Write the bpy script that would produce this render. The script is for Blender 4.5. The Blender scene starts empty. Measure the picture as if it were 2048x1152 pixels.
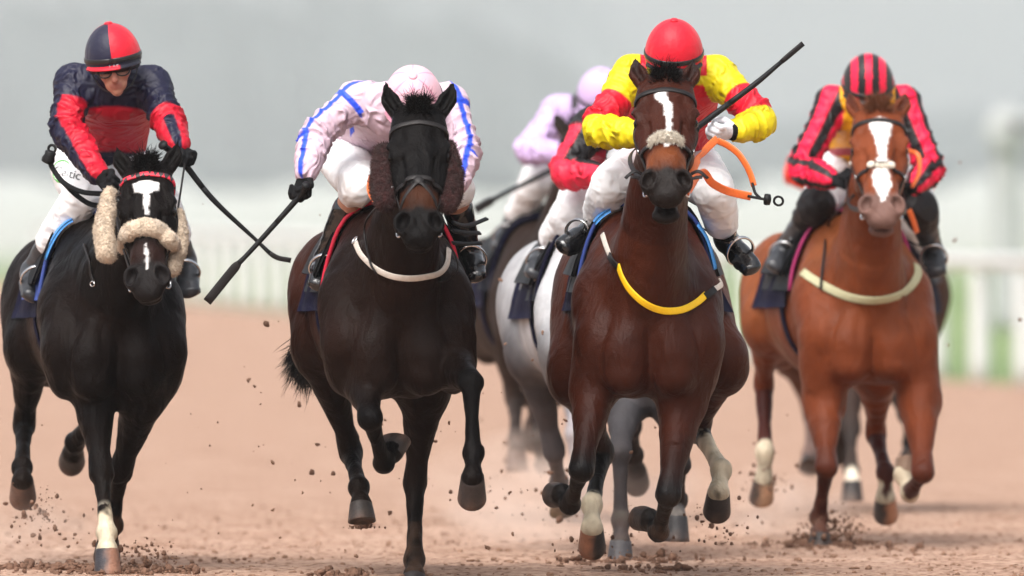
import bpy, math, random
import numpy as np
from mathutils import Vector
from mathutils.bvhtree import BVHTree

# ------------------------------------------------------------------ camera, world, sun, exposure
F = 22755.0          # focal length in picture units (400 mm lens, 36 mm sensor, 2048 wide)
D0 = 46.4            # distance from the lens to the plane y = 0
CAMH = 1.25          # lens height over the sand
YH = 533.0           # row of the horizon
scene = bpy.context.scene
cam_d = bpy.data.cameras.new('camera')
cam = bpy.data.objects.new('camera', cam_d)
scene.collection.objects.link(cam)
cam.location = (0, -D0, CAMH)
cam.rotation_euler = (math.radians(90) - math.atan((576 - YH) / F), 0, 0)
cam_d.lens = 400
cam_d.sensor_width = 36
cam_d.clip_start = 0.5
cam_d.clip_end = 12000
cam_d.dof.use_dof = True
cam_d.dof.focus_distance = D0 - 0.9
cam_d.dof.aperture_fstop = 2.8
scene.camera = cam

SUN_EL, SUN_AZ = math.radians(58), math.radians(200)
world = bpy.data.worlds.new('World')
scene.world = world
world.use_nodes = True
wn = world.node_tree.nodes
wl = world.node_tree.links
bg = wn['Background']
sky = wn.new('ShaderNodeTexSky')
sky.sky_type = 'NISHITA'
sky.sun_disc = False
sky.sun_elevation = SUN_EL
sky.sun_rotation = SUN_AZ
sky.air_density = 1.0
sky.dust_density = 6.0
hs = wn.new('ShaderNodeHueSaturation')
hs.inputs['Saturation'].default_value = 0.34
wl.new(sky.outputs[0], hs.inputs['Color'])
wl.new(hs.outputs[0], bg.inputs['Color'])
bg.inputs['Strength'].default_value = 0.15
sun_d = bpy.data.lights.new('sun', 'SUN')
sun_d.energy = 1.3
sun_d.angle = math.radians(40)
sun_d.color = (1.0, 0.975, 0.94)
sun = bpy.data.objects.new('sun', sun_d)
scene.collection.objects.link(sun)
# a veiled sun stands high behind the photographer, a little to the left
sd = Vector((-0.26, -0.62, 0.95))
sun.rotation_euler = sd.to_track_quat('Z', 'Y').to_euler()
sky.sun_elevation = math.asin(sd.normalized().z)
sky.sun_rotation = math.atan2(sd.x, sd.y)
vs = scene.view_settings
scene.display_settings.display_device = 'sRGB'
vs.view_transform = 'Standard'
vs.look = 'None'
vs.exposure = 0.85
vs.gamma = 1.0
scene.cycles.volume_bounces = 2
scene.cycles.max_bounces = 8

# ------------------------------------------------------------------ small helpers
RNG = np.random.default_rng(7)
A = lambda *v: np.array(v, float)
def nrm(v):
    v = np.asarray(v, float)
    return v / max(np.linalg.norm(v), 1e-9)
def lin(h):
    h = h.lstrip('#')
    v = [int(h[i:i + 2], 16) / 255 for i in (0, 2, 4)]
    return tuple(x / 12.92 if x < .04045 else ((x + .055) / 1.055) ** 2.4 for x in v)
def W(px, py, y):
    """a point of the place from where it stands in the picture and how deep it lies"""
    s = F / (D0 + y)
    return A((px - 1024) / s, y, CAMH + (YH - py) / s)
def chain(start, segs):
    """bones of known length: (px, py, length, sign of the step in depth)"""
    out = [np.asarray(start, float)]
    for px, py, ln, sg in segs:
        p = out[-1]
        y = p[1]
        for _ in range(4):
            q = W(px, py, y)
            d2 = (q[0] - p[0]) ** 2 + (q[2] - p[2]) ** 2
            y = p[1] + sg * math.sqrt(max(ln * ln - d2, 0.0))
        out.append(W(px, py, y))
    return out

COL = scene.collection
def link(o, parent=None):
    COL.objects.link(o)
    if parent is not None:
        o.parent = parent
    return o
def thing(name, label, cat, loc, group=None):
    o = bpy.data.objects.new(name, None)
    o.empty_display_size = 0.2
    o.location = loc
    o['label'] = label
    o['category'] = cat
    if group:
        o['group'] = group
    return link(o)
def add_mesh(name, v, f, mat=None, parent=None, col=None, smooth=True, corner=None, mats=None, midx=None):
    """one mesh object; v in world metres, placed so that the parent's move carries it"""
    me = bpy.data.meshes.new(name)
    v = np.asarray(v, float)
    if parent is not None:
        r = parent
        off = np.zeros(3)
        while r is not None:
            off += np.array(r.location)
            r = r.parent
        v = v - off
    if isinstance(f, np.ndarray):
        n, k = f.shape
        me.vertices.add(len(v))
        me.vertices.foreach_set('co', v.astype(np.float32).ravel())
        me.loops.add(n * k)
        me.loops.foreach_set('vertex_index', f.astype(np.int32).ravel())
        me.polygons.add(n)
        me.polygons.foreach_set('loop_start', np.arange(0, n * k, k, dtype=np.int32))
        me.polygons.foreach_set('loop_total', np.full(n, k, np.int32))
        me.update(calc_edges=True)
    else:
        me.from_pydata([tuple(p) for p in v], [], [tuple(int(i) for i in q) for q in f])
        me.update()
    me.polygons.foreach_set('use_smooth', np.full(len(me.polygons), smooth))
    if col is not None:
        a = me.color_attributes.new('col', 'FLOAT_COLOR', 'POINT')
        c4 = np.ones((len(v), 4), np.float32)
        c4[:, :3] = col
        a.data.foreach_set('color', c4.ravel())
    if corner is not None:
        a = me.color_attributes.new('col', 'FLOAT_COLOR', 'CORNER')
        c4 = np.ones((len(corner), 4), np.float32)
        c4[:, :3] = corner
        a.data.foreach_set('color', c4.ravel())
    if mats:
        for m in mats:
            me.materials.append(m)
        me.polygons.foreach_set('material_index', np.asarray(midx, np.int32))
    elif mat:
        me.materials.append(mat)
    me.update()
    o = bpy.data.objects.new(name, me)
    return link(o, parent)

# ------------------------------------------------------------------ smooth distance fields -> one continuous mesh
def frame_of(u, side):
    u = nrm(u)
    v = nrm(np.asarray(side, float) - u * np.dot(side, u))
    return u, v, np.cross(u, v)

class Field:
    def __init__(s):
        s.P = []
    def ball(s, c, r, ax=None, k=.03, col=None, sub=False, tag=None):
        c = np.asarray(c, float); r = np.broadcast_to(np.asarray(r, float), (3,)).copy()
        ax = np.eye(3) if ax is None else np.asarray(ax, float)
        ext = np.sqrt(((ax * r[:, None]) ** 2).sum(0))
        s.P.append(dict(t='b', c=c, r=r, ax=ax, k=k, col=col, sub=sub, tag=tag, lo=c - ext, hi=c + ext))
    def tube(s, pts, ra, rb=None, lat=(1, 0, 0), k=.03, col=None, sub=False, tag=None, fine=0):
        pts = np.asarray(pts, float); n = len(pts)
        ra = np.broadcast_to(np.asarray(ra, float), (n,)).copy()
        rb = ra.copy() if rb is None else np.broadcast_to(np.asarray(rb, float), (n,)).copy()
        if col is not None:
            col = np.asarray(col, float)
            if col.ndim == 1:
                col = np.tile(col, (n, 1))
        lat = np.asarray(lat, float)
        if lat.ndim == 1:
            lat = np.tile(lat, (n, 1))
        if fine and n > 2:
            M = [pts, ra[:, None], rb[:, None], lat] + ([col] if col is not None else [])
            X = np.hstack(M)
            E = np.vstack([2 * X[0] - X[1], X, 2 * X[-1] - X[-2]])
            out = []
            for i in range(n - 1):
                p0, p1, p2, p3 = E[i], E[i + 1], E[i + 2], E[i + 3]
                for t in np.linspace(0, 1, fine, endpoint=False):
                    q = .5 * ((2 * p1) + (-p0 + p2) * t + (2 * p0 - 5 * p1 + 4 * p2 - p3) * t * t + (-p0 + 3 * p1 - 3 * p2 + p3) * t ** 3)
                    q[3:] = (p1 * (1 - t) + p2 * t)[3:]
                    out.append(q)
            out.append(X[-1])
            X = np.array(out)
            pts, ra, rb, lat = X[:, :3], X[:, 3], X[:, 4], X[:, 5:8]
            col = X[:, 8:11] if col is not None else None
        R = max(ra.max(), rb.max())
        s.P.append(dict(t='t', p=pts, ra=ra, rb=rb, lat=lat, k=k, col=col, sub=sub, tag=tag,
                        lo=pts.min(0) - R, hi=pts.max(0) + R))
    @staticmethod
    def dist(P, X, Y, Z, want=False):
        if P['t'] == 'b':
            x, y, z = X - P['c'][0], Y - P['c'][1], Z - P['c'][2]
            a, r = P['ax'], P['r']
            k0 = 0; k1 = 0
            for i in range(3):
                q = (x * a[i, 0] + y * a[i, 1] + z * a[i, 2]) / r[i]
                k0 = k0 + q * q
                k1 = k1 + (q / r[i]) ** 2
            k0 = np.sqrt(k0); k1 = np.sqrt(k1) + 1e-9
            d = k0 * (k0 - 1) / k1
            return (d, None, None) if want else d
        best = None; T = None; CC = None
        pts = P['p']
        n = len(pts) - 1
        for i in range(n):
            a, b = pts[i], pts[i + 1]
            e = b - a
            L2 = max(float(e @ e), 1e-12)
            x, y, z = X - a[0], Y - a[1], Z - a[2]
            t = np.clip((x * e[0] + y * e[1] + z * e[2]) / L2, 0, 1)
            x, y, z = x - t * e[0], y - t * e[1], z - t * e[2]
            l = P['lat'][i]
            l = nrm(l - e * (l @ e) / L2)
            ra = P['ra'][i] * (1 - t) + P['ra'][i + 1] * t
            if np.array_equal(P['ra'], P['rb']):
                d = np.sqrt(x * x + y * y + z * z) - ra
            else:
                rb = P['rb'][i] * (1 - t) + P['rb'][i + 1] * t
                dl = x * l[0] + y * l[1] + z * l[2]
                rest = np.maximum(x * x + y * y + z * z - dl * dl, 0)
                q2 = (dl / ra) ** 2 + rest / (rb * rb)
                g = np.sqrt((dl / (ra * ra)) ** 2 + rest / rb ** 4) + 1e-9
                q = np.sqrt(q2)
                d = q * (q - 1) / g
                d = np.where(q < .3, -np.minimum(ra, rb) * .8, d)
            if best is None:
                best = d
                if want:
                    T = (i + t); CC = t
            else:
                if want:
                    m = d < best
                    T = np.where(m, i + t, T)
                best = np.minimum(best, d)
        return (best, T, None) if want else best
    def grid(s, h):
        lo = np.min([P['lo'] for P in s.P if not P['sub']], 0) - 3 * h
        hi = np.max([P['hi'] for P in s.P if not P['sub']], 0) + 3 * h
        n = np.ceil((hi - lo) / h).astype(int) + 1
        f = np.full(n, 1.0, np.float32)
        ax = [lo[i] + h * np.arange(n[i]) for i in range(3)]
        for P in s.P:
            m = P['k'] + 3 * h
            i0 = np.maximum(np.floor((P['lo'] - m - lo) / h).astype(int), 0)
            i1 = np.minimum(np.ceil((P['hi'] + m - lo) / h).astype(int) + 1, n)
            if np.any(i1 <= i0):
                continue
            sl = tuple(slice(i0[j], i1[j]) for j in range(3))
            X = ax[0][sl[0]].astype(np.float32)[:, None, None]
            Y = ax[1][sl[1]].astype(np.float32)[None, :, None]
            Z = ax[2][sl[2]].astype(np.float32)[None, None, :]
            d = Field.dist(P, X, Y, Z)
            g = f[sl]
            k = max(P['k'], 1e-4)
            if P['sub']:
                d = -d
                hh = np.maximum(k - np.abs(g - d), 0) / k
                f[sl] = np.maximum(g, d) + hh * hh * k * .25
            else:
                hh = np.maximum(k - np.abs(g - d), 0) / k
                f[sl] = np.minimum(g, d) - hh * hh * k * .25
        return f, lo
    def colours(s, V, base, kc=.02):
        f = np.full(len(V), 1.0)
        C = np.tile(np.asarray(base, float), (len(V), 1))
        for P in s.P:
            m = max(P['k'], kc) + .02
            w = np.all((V > P['lo'] - m) & (V < P['hi'] + m), 1)
            if not w.any():
                continue
            X = V[w]
            d, T, _ = Field.dist(P, X[:, 0], X[:, 1], X[:, 2], True)
            if P['sub']:
                if P['col'] is not None:
                    hh = np.clip(.5 - .5 * d / .008, 0, 1)
                    C[w] = C[w] * (1 - hh[:, None]) + np.asarray(P['col']).reshape(-1)[:3] * hh[:, None]
                continue
            g = f[w]
            k = max(P['k'], kc)
            if P['col'] is not None:
                hh = np.clip(.5 + .5 * (g - d) / k, 0, 1)[:, None]
                if P['t'] == 't':
                    i = np.clip(np.floor(T).astype(int), 0, len(P['p']) - 2)
                    t = (T - i)[:, None]
                    c = P['col'][i] * (1 - t) + P['col'][i + 1] * t
                else:
                    c = np.asarray(P['col'])
                C[w] = C[w] * (1 - hh) + c * hh
            hk = np.maximum(k - np.abs(g - d), 0) / k
            f[w] = np.minimum(g, d) - hk * hk * k * .25
        return C
    def nearest(s, V):
        """for every vertex: index of the nearest tagged primitive and how far along it lies"""
        best = np.full(len(V), 9.); idx = np.full(len(V), -1); par = np.zeros(len(V))
        for n, P in enumerate(s.P):
            if P['tag'] is None or P['sub']:
                continue
            d, T, _ = Field.dist(P, V[:, 0], V[:, 1], V[:, 2], True)
            m = d < best
            best = np.where(m, d, best); idx = np.where(m, n, idx)
            if T is not None:
                par = np.where(m, T, par)
        return idx, par
    def mesh(s, h, smooth=2):
        f, lo = s.grid(h)
        v, q = surface_nets(f, lo, h)
        v = relax(v, q, smooth)
        return v, q

def surface_nets(f, lo, h):
    s = f < 0
    n = np.array(f.shape) - 1
    cnt = np.zeros(n, np.uint8)
    offs = [(i, j, k) for i in (0, 1) for j in (0, 1) for k in (0, 1)]
    for i, j, k in offs:
        cnt += s[i:i + n[0], j:j + n[1], k:k + n[2]]
    act = (cnt > 0) & (cnt < 8)
    I = np.argwhere(act)
    fc = [f[I[:, 0] + o[0], I[:, 1] + o[1], I[:, 2] + o[2]].astype(float) for o in offs]
    pos = np.zeros((len(I), 3)); num = np.zeros(len(I))
    for a in range(8):
        for b in range(a + 1, 8):
            oa, ob = np.array(offs[a]), np.array(offs[b])
            if np.abs(oa - ob).sum() != 1:
                continue
            m = (fc[a] < 0) != (fc[b] < 0)
            t = np.where(m, fc[a] / np.where(m, fc[a] - fc[b], 1), 0)
            pos += np.where(m[:, None], oa + t[:, None] * (ob - oa), 0)
            num += m
    V = lo + h * (I + pos / num[:, None])
    imap = np.full(n, -1, np.int32)
    imap[act] = np.arange(len(I))
    Q = []
    for ax in range(3):
        o1, o2 = (ax + 1) % 3, (ax + 2) % 3
        sl0 = [slice(1, n[d]) for d in range(3)]; sl1 = list(sl0)
        sl0[ax] = slice(0, n[ax]); sl1[ax] = slice(1, n[ax] + 1)
        a, b = s[tuple(sl0)], s[tuple(sl1)]
        for flip, m in ((False, a & ~b), (True, ~a & b)):
            E = np.argwhere(m)
            if not len(E):
                continue
            E = E + np.array([0 if d == ax else 1 for d in range(3)])
            def cell(d1, d2):
                c = E.copy(); c[:, o1] -= d1; c[:, o2] -= d2
                return imap[c[:, 0], c[:, 1], c[:, 2]]
            q = np.stack([cell(1, 1), cell(0, 1), cell(0, 0), cell(1, 0)], 1)
            Q.append(q[:, ::-1] if flip else q)
    return V, np.vstack(Q)

def relax(v, q, n, lam=.5):
    if n <= 0:
        return v
    e = np.vstack([q[:, [0, 1]], q[:, [1, 2]], q[:, [2, 3]], q[:, [3, 0]]])
    N = len(v)
    deg = np.bincount(e[:, 0], minlength=N) + np.bincount(e[:, 1], minlength=N)
    for _ in range(n):
        acc = np.zeros_like(v)
        for d in range(3):
            acc[:, d] = np.bincount(e[:, 0], v[e[:, 1], d], N) + np.bincount(e[:, 1], v[e[:, 0], d], N)
        v = v + lam * (acc / np.maximum(deg, 1)[:, None] - v)
    return v

def normals(v, q):
    n = np.cross(v[q[:, 2]] - v[q[:, 0]], v[q[:, 3 if q.shape[1] > 3 else 1]] - v[q[:, 1 if q.shape[1] > 3 else 0]])
    out = np.zeros_like(v)
    for i in range(q.shape[1]):
        for d in range(3):
            out[:, d] += np.bincount(q[:, i], n[:, d], len(v))
    return out / np.maximum(np.linalg.norm(out, axis=1), 1e-12)[:, None]

def wav(V, f, seed, oct=3):
    """cheap smooth noise: a sum of turned sine waves, about -1..1"""
    r = np.random.default_rng(seed)
    out = np.zeros(len(V)); amp = 1; tot = 0
    for o in range(oct):
        for _ in range(4):
            d = nrm(r.normal(size=3)) * f * (2 ** o) * (0.7 + .6 * r.random())
            out += amp * np.sin(V @ d + r.random() * 6.28 + 1.3 * np.sin(V @ (nrm(r.normal(size=3)) * f * (2 ** o) * .6)))
            tot += amp
        amp *= .55
    return out / tot * 1.8

def lathe(c, axis, rs, hs, n=24, side=(1, 0, 0), sx=1.0, cap=(True, True)):
    """rings of radius rs at heights hs along axis from c"""
    u, a, b = frame_of(axis, side)
    V = []; Fs = []
    for r, hgt in zip(rs, hs):
        for i in range(n):
            t = 2 * math.pi * i / n
            V.append(c + u * hgt + a * (math.cos(t) * r * sx) + b * (math.sin(t) * r))
    m = len(rs)
    for j in range(m - 1):
        for i in range(n):
            k = (i + 1) % n
            Fs.append((j * n + i, j * n + k, (j + 1) * n + k, (j + 1) * n + i))
    if cap[0]:
        Fs.append(tuple(range(n))[::-1])
    if cap[1]:
        Fs.append(tuple((m - 1) * n + i for i in range(n)))
    return np.array(V), Fs

def spline(pts, n):
    X = np.asarray(pts, float)
    E = np.vstack([2 * X[0] - X[1], X, 2 * X[-1] - X[-2]])
    out = []
    m = len(X) - 1
    for g in np.linspace(0, m, n):
        i = min(int(g), m - 1); t = g - i
        p0, p1, p2, p3 = E[i], E[i + 1], E[i + 2], E[i + 3]
        out.append(.5 * ((2 * p1) + (-p0 + p2) * t + (2 * p0 - 5 * p1 + 4 * p2 - p3) * t * t + (-p0 + 3 * p1 - 3 * p2 + p3) * t ** 3))
    return np.array(out)

def cord(pts, r, n=8, side=(0, 0, 1), wid=None):
    """a round cord, or a flat strap of half-width wid (along side) and half-thickness r"""
    pts = np.asarray(pts, float); m = len(pts)
    r = np.broadcast_to(np.asarray(r, float), (m,))
    w = r if wid is None else np.broadcast_to(np.asarray(wid, float), (m,))
    side = np.asarray(side, float)
    if side.ndim == 1:
        side = np.tile(side, (m, 1))
    V = []; Fs = []
    for i in range(m):
        t = nrm(pts[min(i + 1, m - 1)] - pts[max(i - 1, 0)])
        s_ = side[i]
        a = s_ - t * (s_ @ t)
        if np.linalg.norm(a) < 1e-3:
            a = np.cross(t, A(.3, .5, .8))
        a = nrm(a); b = np.cross(t, a)
        for j in range(n):
            th = 2 * math.pi * (j + .5) / n
            ca, sa = math.cos(th), math.sin(th)
            if wid is not None:
                ca, sa = np.sign(ca) * abs(ca) ** .45, np.sign(sa) * abs(sa) ** .45
            V.append(pts[i] + a * ca * w[i] + b * sa * r[i])
    for i in range(m - 1):
        for j in range(n):
            k = (j + 1) % n
            Fs.append((i * n + j, i * n + k, (i + 1) * n + k, (i + 1) * n + j))
    Fs.append(tuple(range(n))[::-1]); Fs.append(tuple((m - 1) * n + j for j in range(n)))
    return np.array(V), Fs

def join(parts):
    V = []; Fs = []; o = 0
    for v, f in parts:
        V.append(v)
        Fs += [tuple(int(i) + o for i in q) for q in f]
        o += len(v)
    return np.vstack(V), Fs

def strands(roots, dirs, length, rad, droop=(0, 0, -.3), curl=.25, seg=5, seed=1):
    """many tapered hairs as three-sided slivers"""
    r = np.random.default_rng(seed)
    roots = np.asarray(roots, float); n = len(roots)
    d = np.asarray(dirs, float); d = d / np.linalg.norm(d, axis=1)[:, None]
    L = np.broadcast_to(np.asarray(length, float), (n,)) * r.uniform(.65, 1.2, n)
    R = np.broadcast_to(np.asarray(rad, float), (n,))
    p = roots.copy()
    c1 = r.normal(size=(n, 3)); c2 = r.normal(size=(n, 3))
    V = []
    a = np.cross(d, r.normal(size=(n, 3))); a /= np.linalg.norm(a, axis=1)[:, None] + 1e-9
    for i in range(seg + 1):
        t = i / seg
        b = np.cross(d, a); b /= np.linalg.norm(b, axis=1)[:, None] + 1e-9
        w = R * (1 - .92 * t ** 1.5)
        for j in range(3):
            th = 2.0944 * j
            V.append(p + a * (math.cos(th) * w)[:, None] + b * (math.sin(th) * w)[:, None])
        d = d + (np.asarray(droop) + c1 * curl * math.sin(3 * t + .5) + c2 * curl * .5) / seg
        d /= np.linalg.norm(d, axis=1)[:, None]
        p = p + d * (L / seg)[:, None]
    V = np.stack(V, 1)
    base = np.arange(n)[:, None] * (3 * (seg + 1))
    Q = []
    for i in range(seg):
        for j in range(3):
            k = (j + 1) % 3
            Q.append(np.hstack([base + 3 * i + j, base + 3 * i + k, base + 3 * i + 3 + k, base + 3 * i + 3 + j]))
    return V.reshape(-1, 3), np.vstack(Q)

# ------------------------------------------------------------------ materials
def mat(name, base=(.5, .5, .5), rough=.5, spec=.5, metal=0., attr=False, noise=0., nscale=20., bump=0., bscale=60.,
        sheen=0., coat=0., bstretch=None, relief=0., ridged=0., rvar=0., coatr=.1, sheenr=.5, bdist=.01):
    m = bpy.data.materials.new(name)
    m.use_nodes = True
    nt = m.node_tree; N = nt.nodes; L = nt.links
    p = N['Principled BSDF']
    p.inputs['Roughness'].default_value = rough
    p.inputs['Specular IOR Level'].default_value = spec
    p.inputs['Metallic'].default_value = metal
    p.inputs['Sheen Weight'].default_value = sheen
    p.inputs['Sheen Roughness'].default_value = sheenr
    p.inputs['Coat Weight'].default_value = coat
    p.inputs['Coat Roughness'].default_value = coatr
    tc = N.new('ShaderNodeTexCoord')
    if attr:
        a = N.new('ShaderNodeAttribute'); a.attribute_name = 'col'
        src = a.outputs['Color']
    else:
        a = N.new('ShaderNodeRGB'); a.outputs[0].default_value = (*base, 1)
        src = a.outputs[0]
    if noise > 0:
        nz = N.new('ShaderNodeTexNoise'); nz.inputs['Scale'].default_value = nscale; nz.inputs['Detail'].default_value = 6
        L.new(tc.outputs['Object'], nz.inputs['Vector'])
        mr = N.new('ShaderNodeMapRange')
        mr.inputs[1].default_value = .25; mr.inputs[2].default_value = .75
        mr.inputs[3].default_value = 1 - noise; mr.inputs[4].default_value = 1 + noise
        L.new(nz.outputs['Fac'], mr.inputs[0])
        mx = N.new('ShaderNodeVectorMath'); mx.operation = 'SCALE'
        L.new(src, mx.inputs[0]); L.new(mr.outputs[0], mx.inputs['Scale'])
        src = mx.outputs[0]
        if rvar > 0:
            m2 = N.new('ShaderNodeMapRange')
            m2.inputs[1].default_value = .3; m2.inputs[2].default_value = .7
            m2.inputs[3].default_value = rough - rvar; m2.inputs[4].default_value = rough + rvar
            L.new(nz.outputs['Fac'], m2.inputs[0]); L.new(m2.outputs[0], p.inputs['Roughness'])
    L.new(src, p.inputs['Base Color'])
    if bump > 0:
        bz = N.new('ShaderNodeTexNoise'); bz.inputs['Scale'].default_value = bscale; bz.inputs['Detail'].default_value = 4
        if bstretch:
            mp = N.new('ShaderNodeMapping'); mp.inputs['Scale'].default_value = bstretch
            L.new(tc.outputs['Object'], mp.inputs[0]); L.new(mp.outputs[0], bz.inputs['Vector'])
        else:
            L.new(tc.outputs['Object'], bz.inputs['Vector'])
        bp = N.new('ShaderNodeBump'); bp.inputs['Strength'].default_value = bump; bp.inputs['Distance'].default_value = bdist
        if ridged:
            bz.noise_type = 'RIDGED_MULTIFRACTAL'; bz.inputs['Detail'].default_value = 3
            bz.inputs['Distortion'].default_value = ridged; bz.inputs['Roughness'].default_value = .45
        L.new(bz.outputs['Fac'], bp.inputs['Height']); L.new(bp.outputs[0], p.inputs['Normal'])
        if relief:
            rz = N.new('ShaderNodeTexNoise'); rz.inputs['Scale'].default_value = 9; rz.inputs['Detail'].default_value = 3; rz.inputs['Distortion'].default_value = .6
            mp2 = N.new('ShaderNodeMapping'); mp2.inputs['Scale'].default_value = (1.2, 1, .55)
            L.new(tc.outputs['Object'], mp2.inputs[0]); L.new(mp2.outputs[0], rz.inputs['Vector'])
            b2 = N.new('ShaderNodeBump'); b2.inputs['Strength'].default_value = relief; b2.inputs['Distance'].default_value = .03
            L.new(rz.outputs['Fac'], b2.inputs['Height']); L.new(b2.outputs[0], bp.inputs['Normal'])
            vz = N.new('ShaderNodeTexNoise'); vz.noise_type = 'RIDGED_MULTIFRACTAL'; vz.inputs['Scale'].default_value = 5; vz.inputs['Detail'].default_value = 2; vz.inputs['Distortion'].default_value = 1.0
            L.new(mp2.outputs[0], vz.inputs['Vector'])
            b3 = N.new('ShaderNodeBump'); b3.inputs['Strength'].default_value = relief * .28; b3.inputs['Distance'].default_value = .012
            L.new(vz.outputs['Fac'], b3.inputs['Height']); L.new(b3.outputs[0], b2.inputs['Normal'])
    return m

M = {}
M['coat'] = mat('horse_coat', rough=.42, spec=.10, attr=True, noise=.28, nscale=6, bump=.35, bscale=160, rvar=.12, relief=.8)
M['black_coat'] = mat('dark_horse_coat', rough=.42, spec=.05, attr=True, noise=.28, nscale=6, bump=.35, bscale=160, rvar=.12, relief=.8)
M['dull_coat'] = mat('dusty_coat', rough=.6, spec=.1, attr=True, noise=.18, nscale=14, bump=.2, bscale=90, relief=.4)
M['silk'] = mat('silks', rough=.5, spec=.3, attr=True, noise=.05, nscale=30, bump=.85, bscale=13, bdist=.03, ridged=1.4)
M['breeches'] = mat('white_breeches', (.78, .78, .79), rough=.55, spec=.3, attr=True, noise=.05, nscale=18, bump=.5, bscale=12, bdist=.02, ridged=1.2)
M['skin'] = mat('skin', rough=.45, spec=.4, attr=True, noise=.06, nscale=40)
M['boot'] = mat('black_boot_leather', (.006, .006, .007), rough=.16, spec=.5, coat=.4, coatr=.08, noise=.2, nscale=14, bump=.5, bscale=22, bdist=.015)
M['grey_boot'] = mat('dusty_grey_boot_leather', (.035, .037, .042), rough=.3, spec=.4, noise=.4, nscale=14, bump=.4, bscale=20)
M['leather'] = mat('dark_tack_leather', (.008, .006, .006), rough=.45, spec=.25, noise=.2, nscale=40, bump=.2, bscale=200)
M['saddle'] = mat('black_saddle_leather', (.006, .006, .007), rough=.5, spec=.12, noise=.2, nscale=25, bump=.25, bscale=120)
M['maroon'] = mat('maroon_strap', (.075, .008, .016), rough=.4, noise=.15, nscale=40)
M['metal'] = mat('polished_steel', (.62, .62, .62), rough=.2, metal=1.)
M['glove'] = mat('black_glove_knit', (.007, .007, .008), rough=.75, spec=.12, noise=.25, nscale=60, bump=.3, bscale=300)
M['white_glove'] = mat('white_glove_leather', (.7, .7, .74), rough=.5, noise=.08, nscale=60, bump=.3, bscale=120)
M['rubber'] = mat('black_rubber', (.007, .007, .008), rough=.5, spec=.2, noise=.2, nscale=60, bump=.25, bscale=150)
M['orange'] = mat('orange_rubber_rein', (.80, .16, .03), rough=.5, noise=.08, nscale=80, bump=.2, bscale=300)
M['yellow_web'] = mat('yellow_webbing', (.82, .50, .0), rough=.55, noise=.05, nscale=80, bump=.3, bscale=400)
M['white_web'] = mat('pale_elastic_webbing', (.55, .49, .43), rough=.65, noise=.14, nscale=50, bump=.3, bscale=400)
M['olive_web'] = mat('khaki_webbing', (.42, .40, .24), rough=.65, noise=.1, nscale=50, bump=.3, bscale=400)
M['navy'] = mat('navy_cloth', (.006, .006, .020), rough=.8, spec=.12, noise=.2, nscale=30, bump=.5, bscale=40)
M['blue_pad'] = mat('bright_blue_pad', (.06, .28, .68), rough=.6, noise=.08, nscale=40, bump=.2, bscale=100)
M['blue_edge'] = mat('blue_pad_edge', (.03, .06, .25), rough=.6, noise=.1, nscale=40)
M['red_edge'] = mat('red_pad_edge', (.55, .01, .04), rough=.6, noise=.08, nscale=40)
M['pink_edge'] = mat('pink_pad_edge', (.35, .02, .12), rough=.6, noise=.1, nscale=40)
M['white'] = mat('white_paint', (.8, .8, .8), rough=.5, noise=.03, nscale=10)
M['eye'] = mat('dark_eye', (.006, .004, .003), rough=.16, spec=.3)
M['mane'] = mat('black_mane_hair', (.006, .005, .005), rough=.5, spec=.15, noise=.2, nscale=40)
M['chestnut_hair'] = mat('chestnut_mane_hair', (.16, .055, .022), rough=.5, noise=.2, nscale=40)
M['hoof'] = mat('hoof_horn', rough=.5, spec=.35, attr=True, noise=.25, nscale=22, bump=.4, bscale=70, bstretch=(1, 1, 3))
M['wool'] = mat('cream_sheepskin', (.50, .40, .30), rough=.95, spec=.1, noise=.25, nscale=30, bump=.8, bscale=90, sheen=.3)
M['wool_white'] = mat('pale_sheepskin', (.66, .60, .50), rough=.95, spec=.1, noise=.2, nscale=40, bump=.8, bscale=110, sheen=.3)
M['wool_brown'] = mat('dark_brown_sheepskin', (.040, .012, .011), rough=.95, spec=.1, noise=.5, nscale=35, bump=1., bscale=110, sheen=.15)
M['cap'] = mat('cap_silk', rough=.5, spec=.3, attr=True, noise=.05, nscale=30, bump=.25, bscale=45, sheen=.12)
M['shell'] = mat('helmet_shell', (.012, .012, .013), rough=.3, spec=.5, noise=.1, nscale=20)
M['lens'] = mat('goggle_lens', (.05, .035, .035), rough=.06, spec=.6, coat=1.)
M['clod'] = mat('damp_sand_clod', (.25, .145, .098), rough=.95, spec=.1, noise=.35, nscale=50, bump=.8, bscale=120)
M['darkclod'] = mat('dark_damp_sand', (.17, .095, .065), rough=.95, spec=.1, noise=.35, nscale=40, bump=.8, bscale=120)

# ------------------------------------------------------------------ the setting
def ramp_z(D):
    """height of the ground at distance D from the lens: level track, then a slow rise to the woods"""
    D = np.asarray(D, float)
    return np.interp(D, [0, 125, 220, 400, 1000, 2000, 3500, 9000], [0, 0, .62, 1.6, 4.2, 12.0, 28.5, 90.0])

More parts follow.
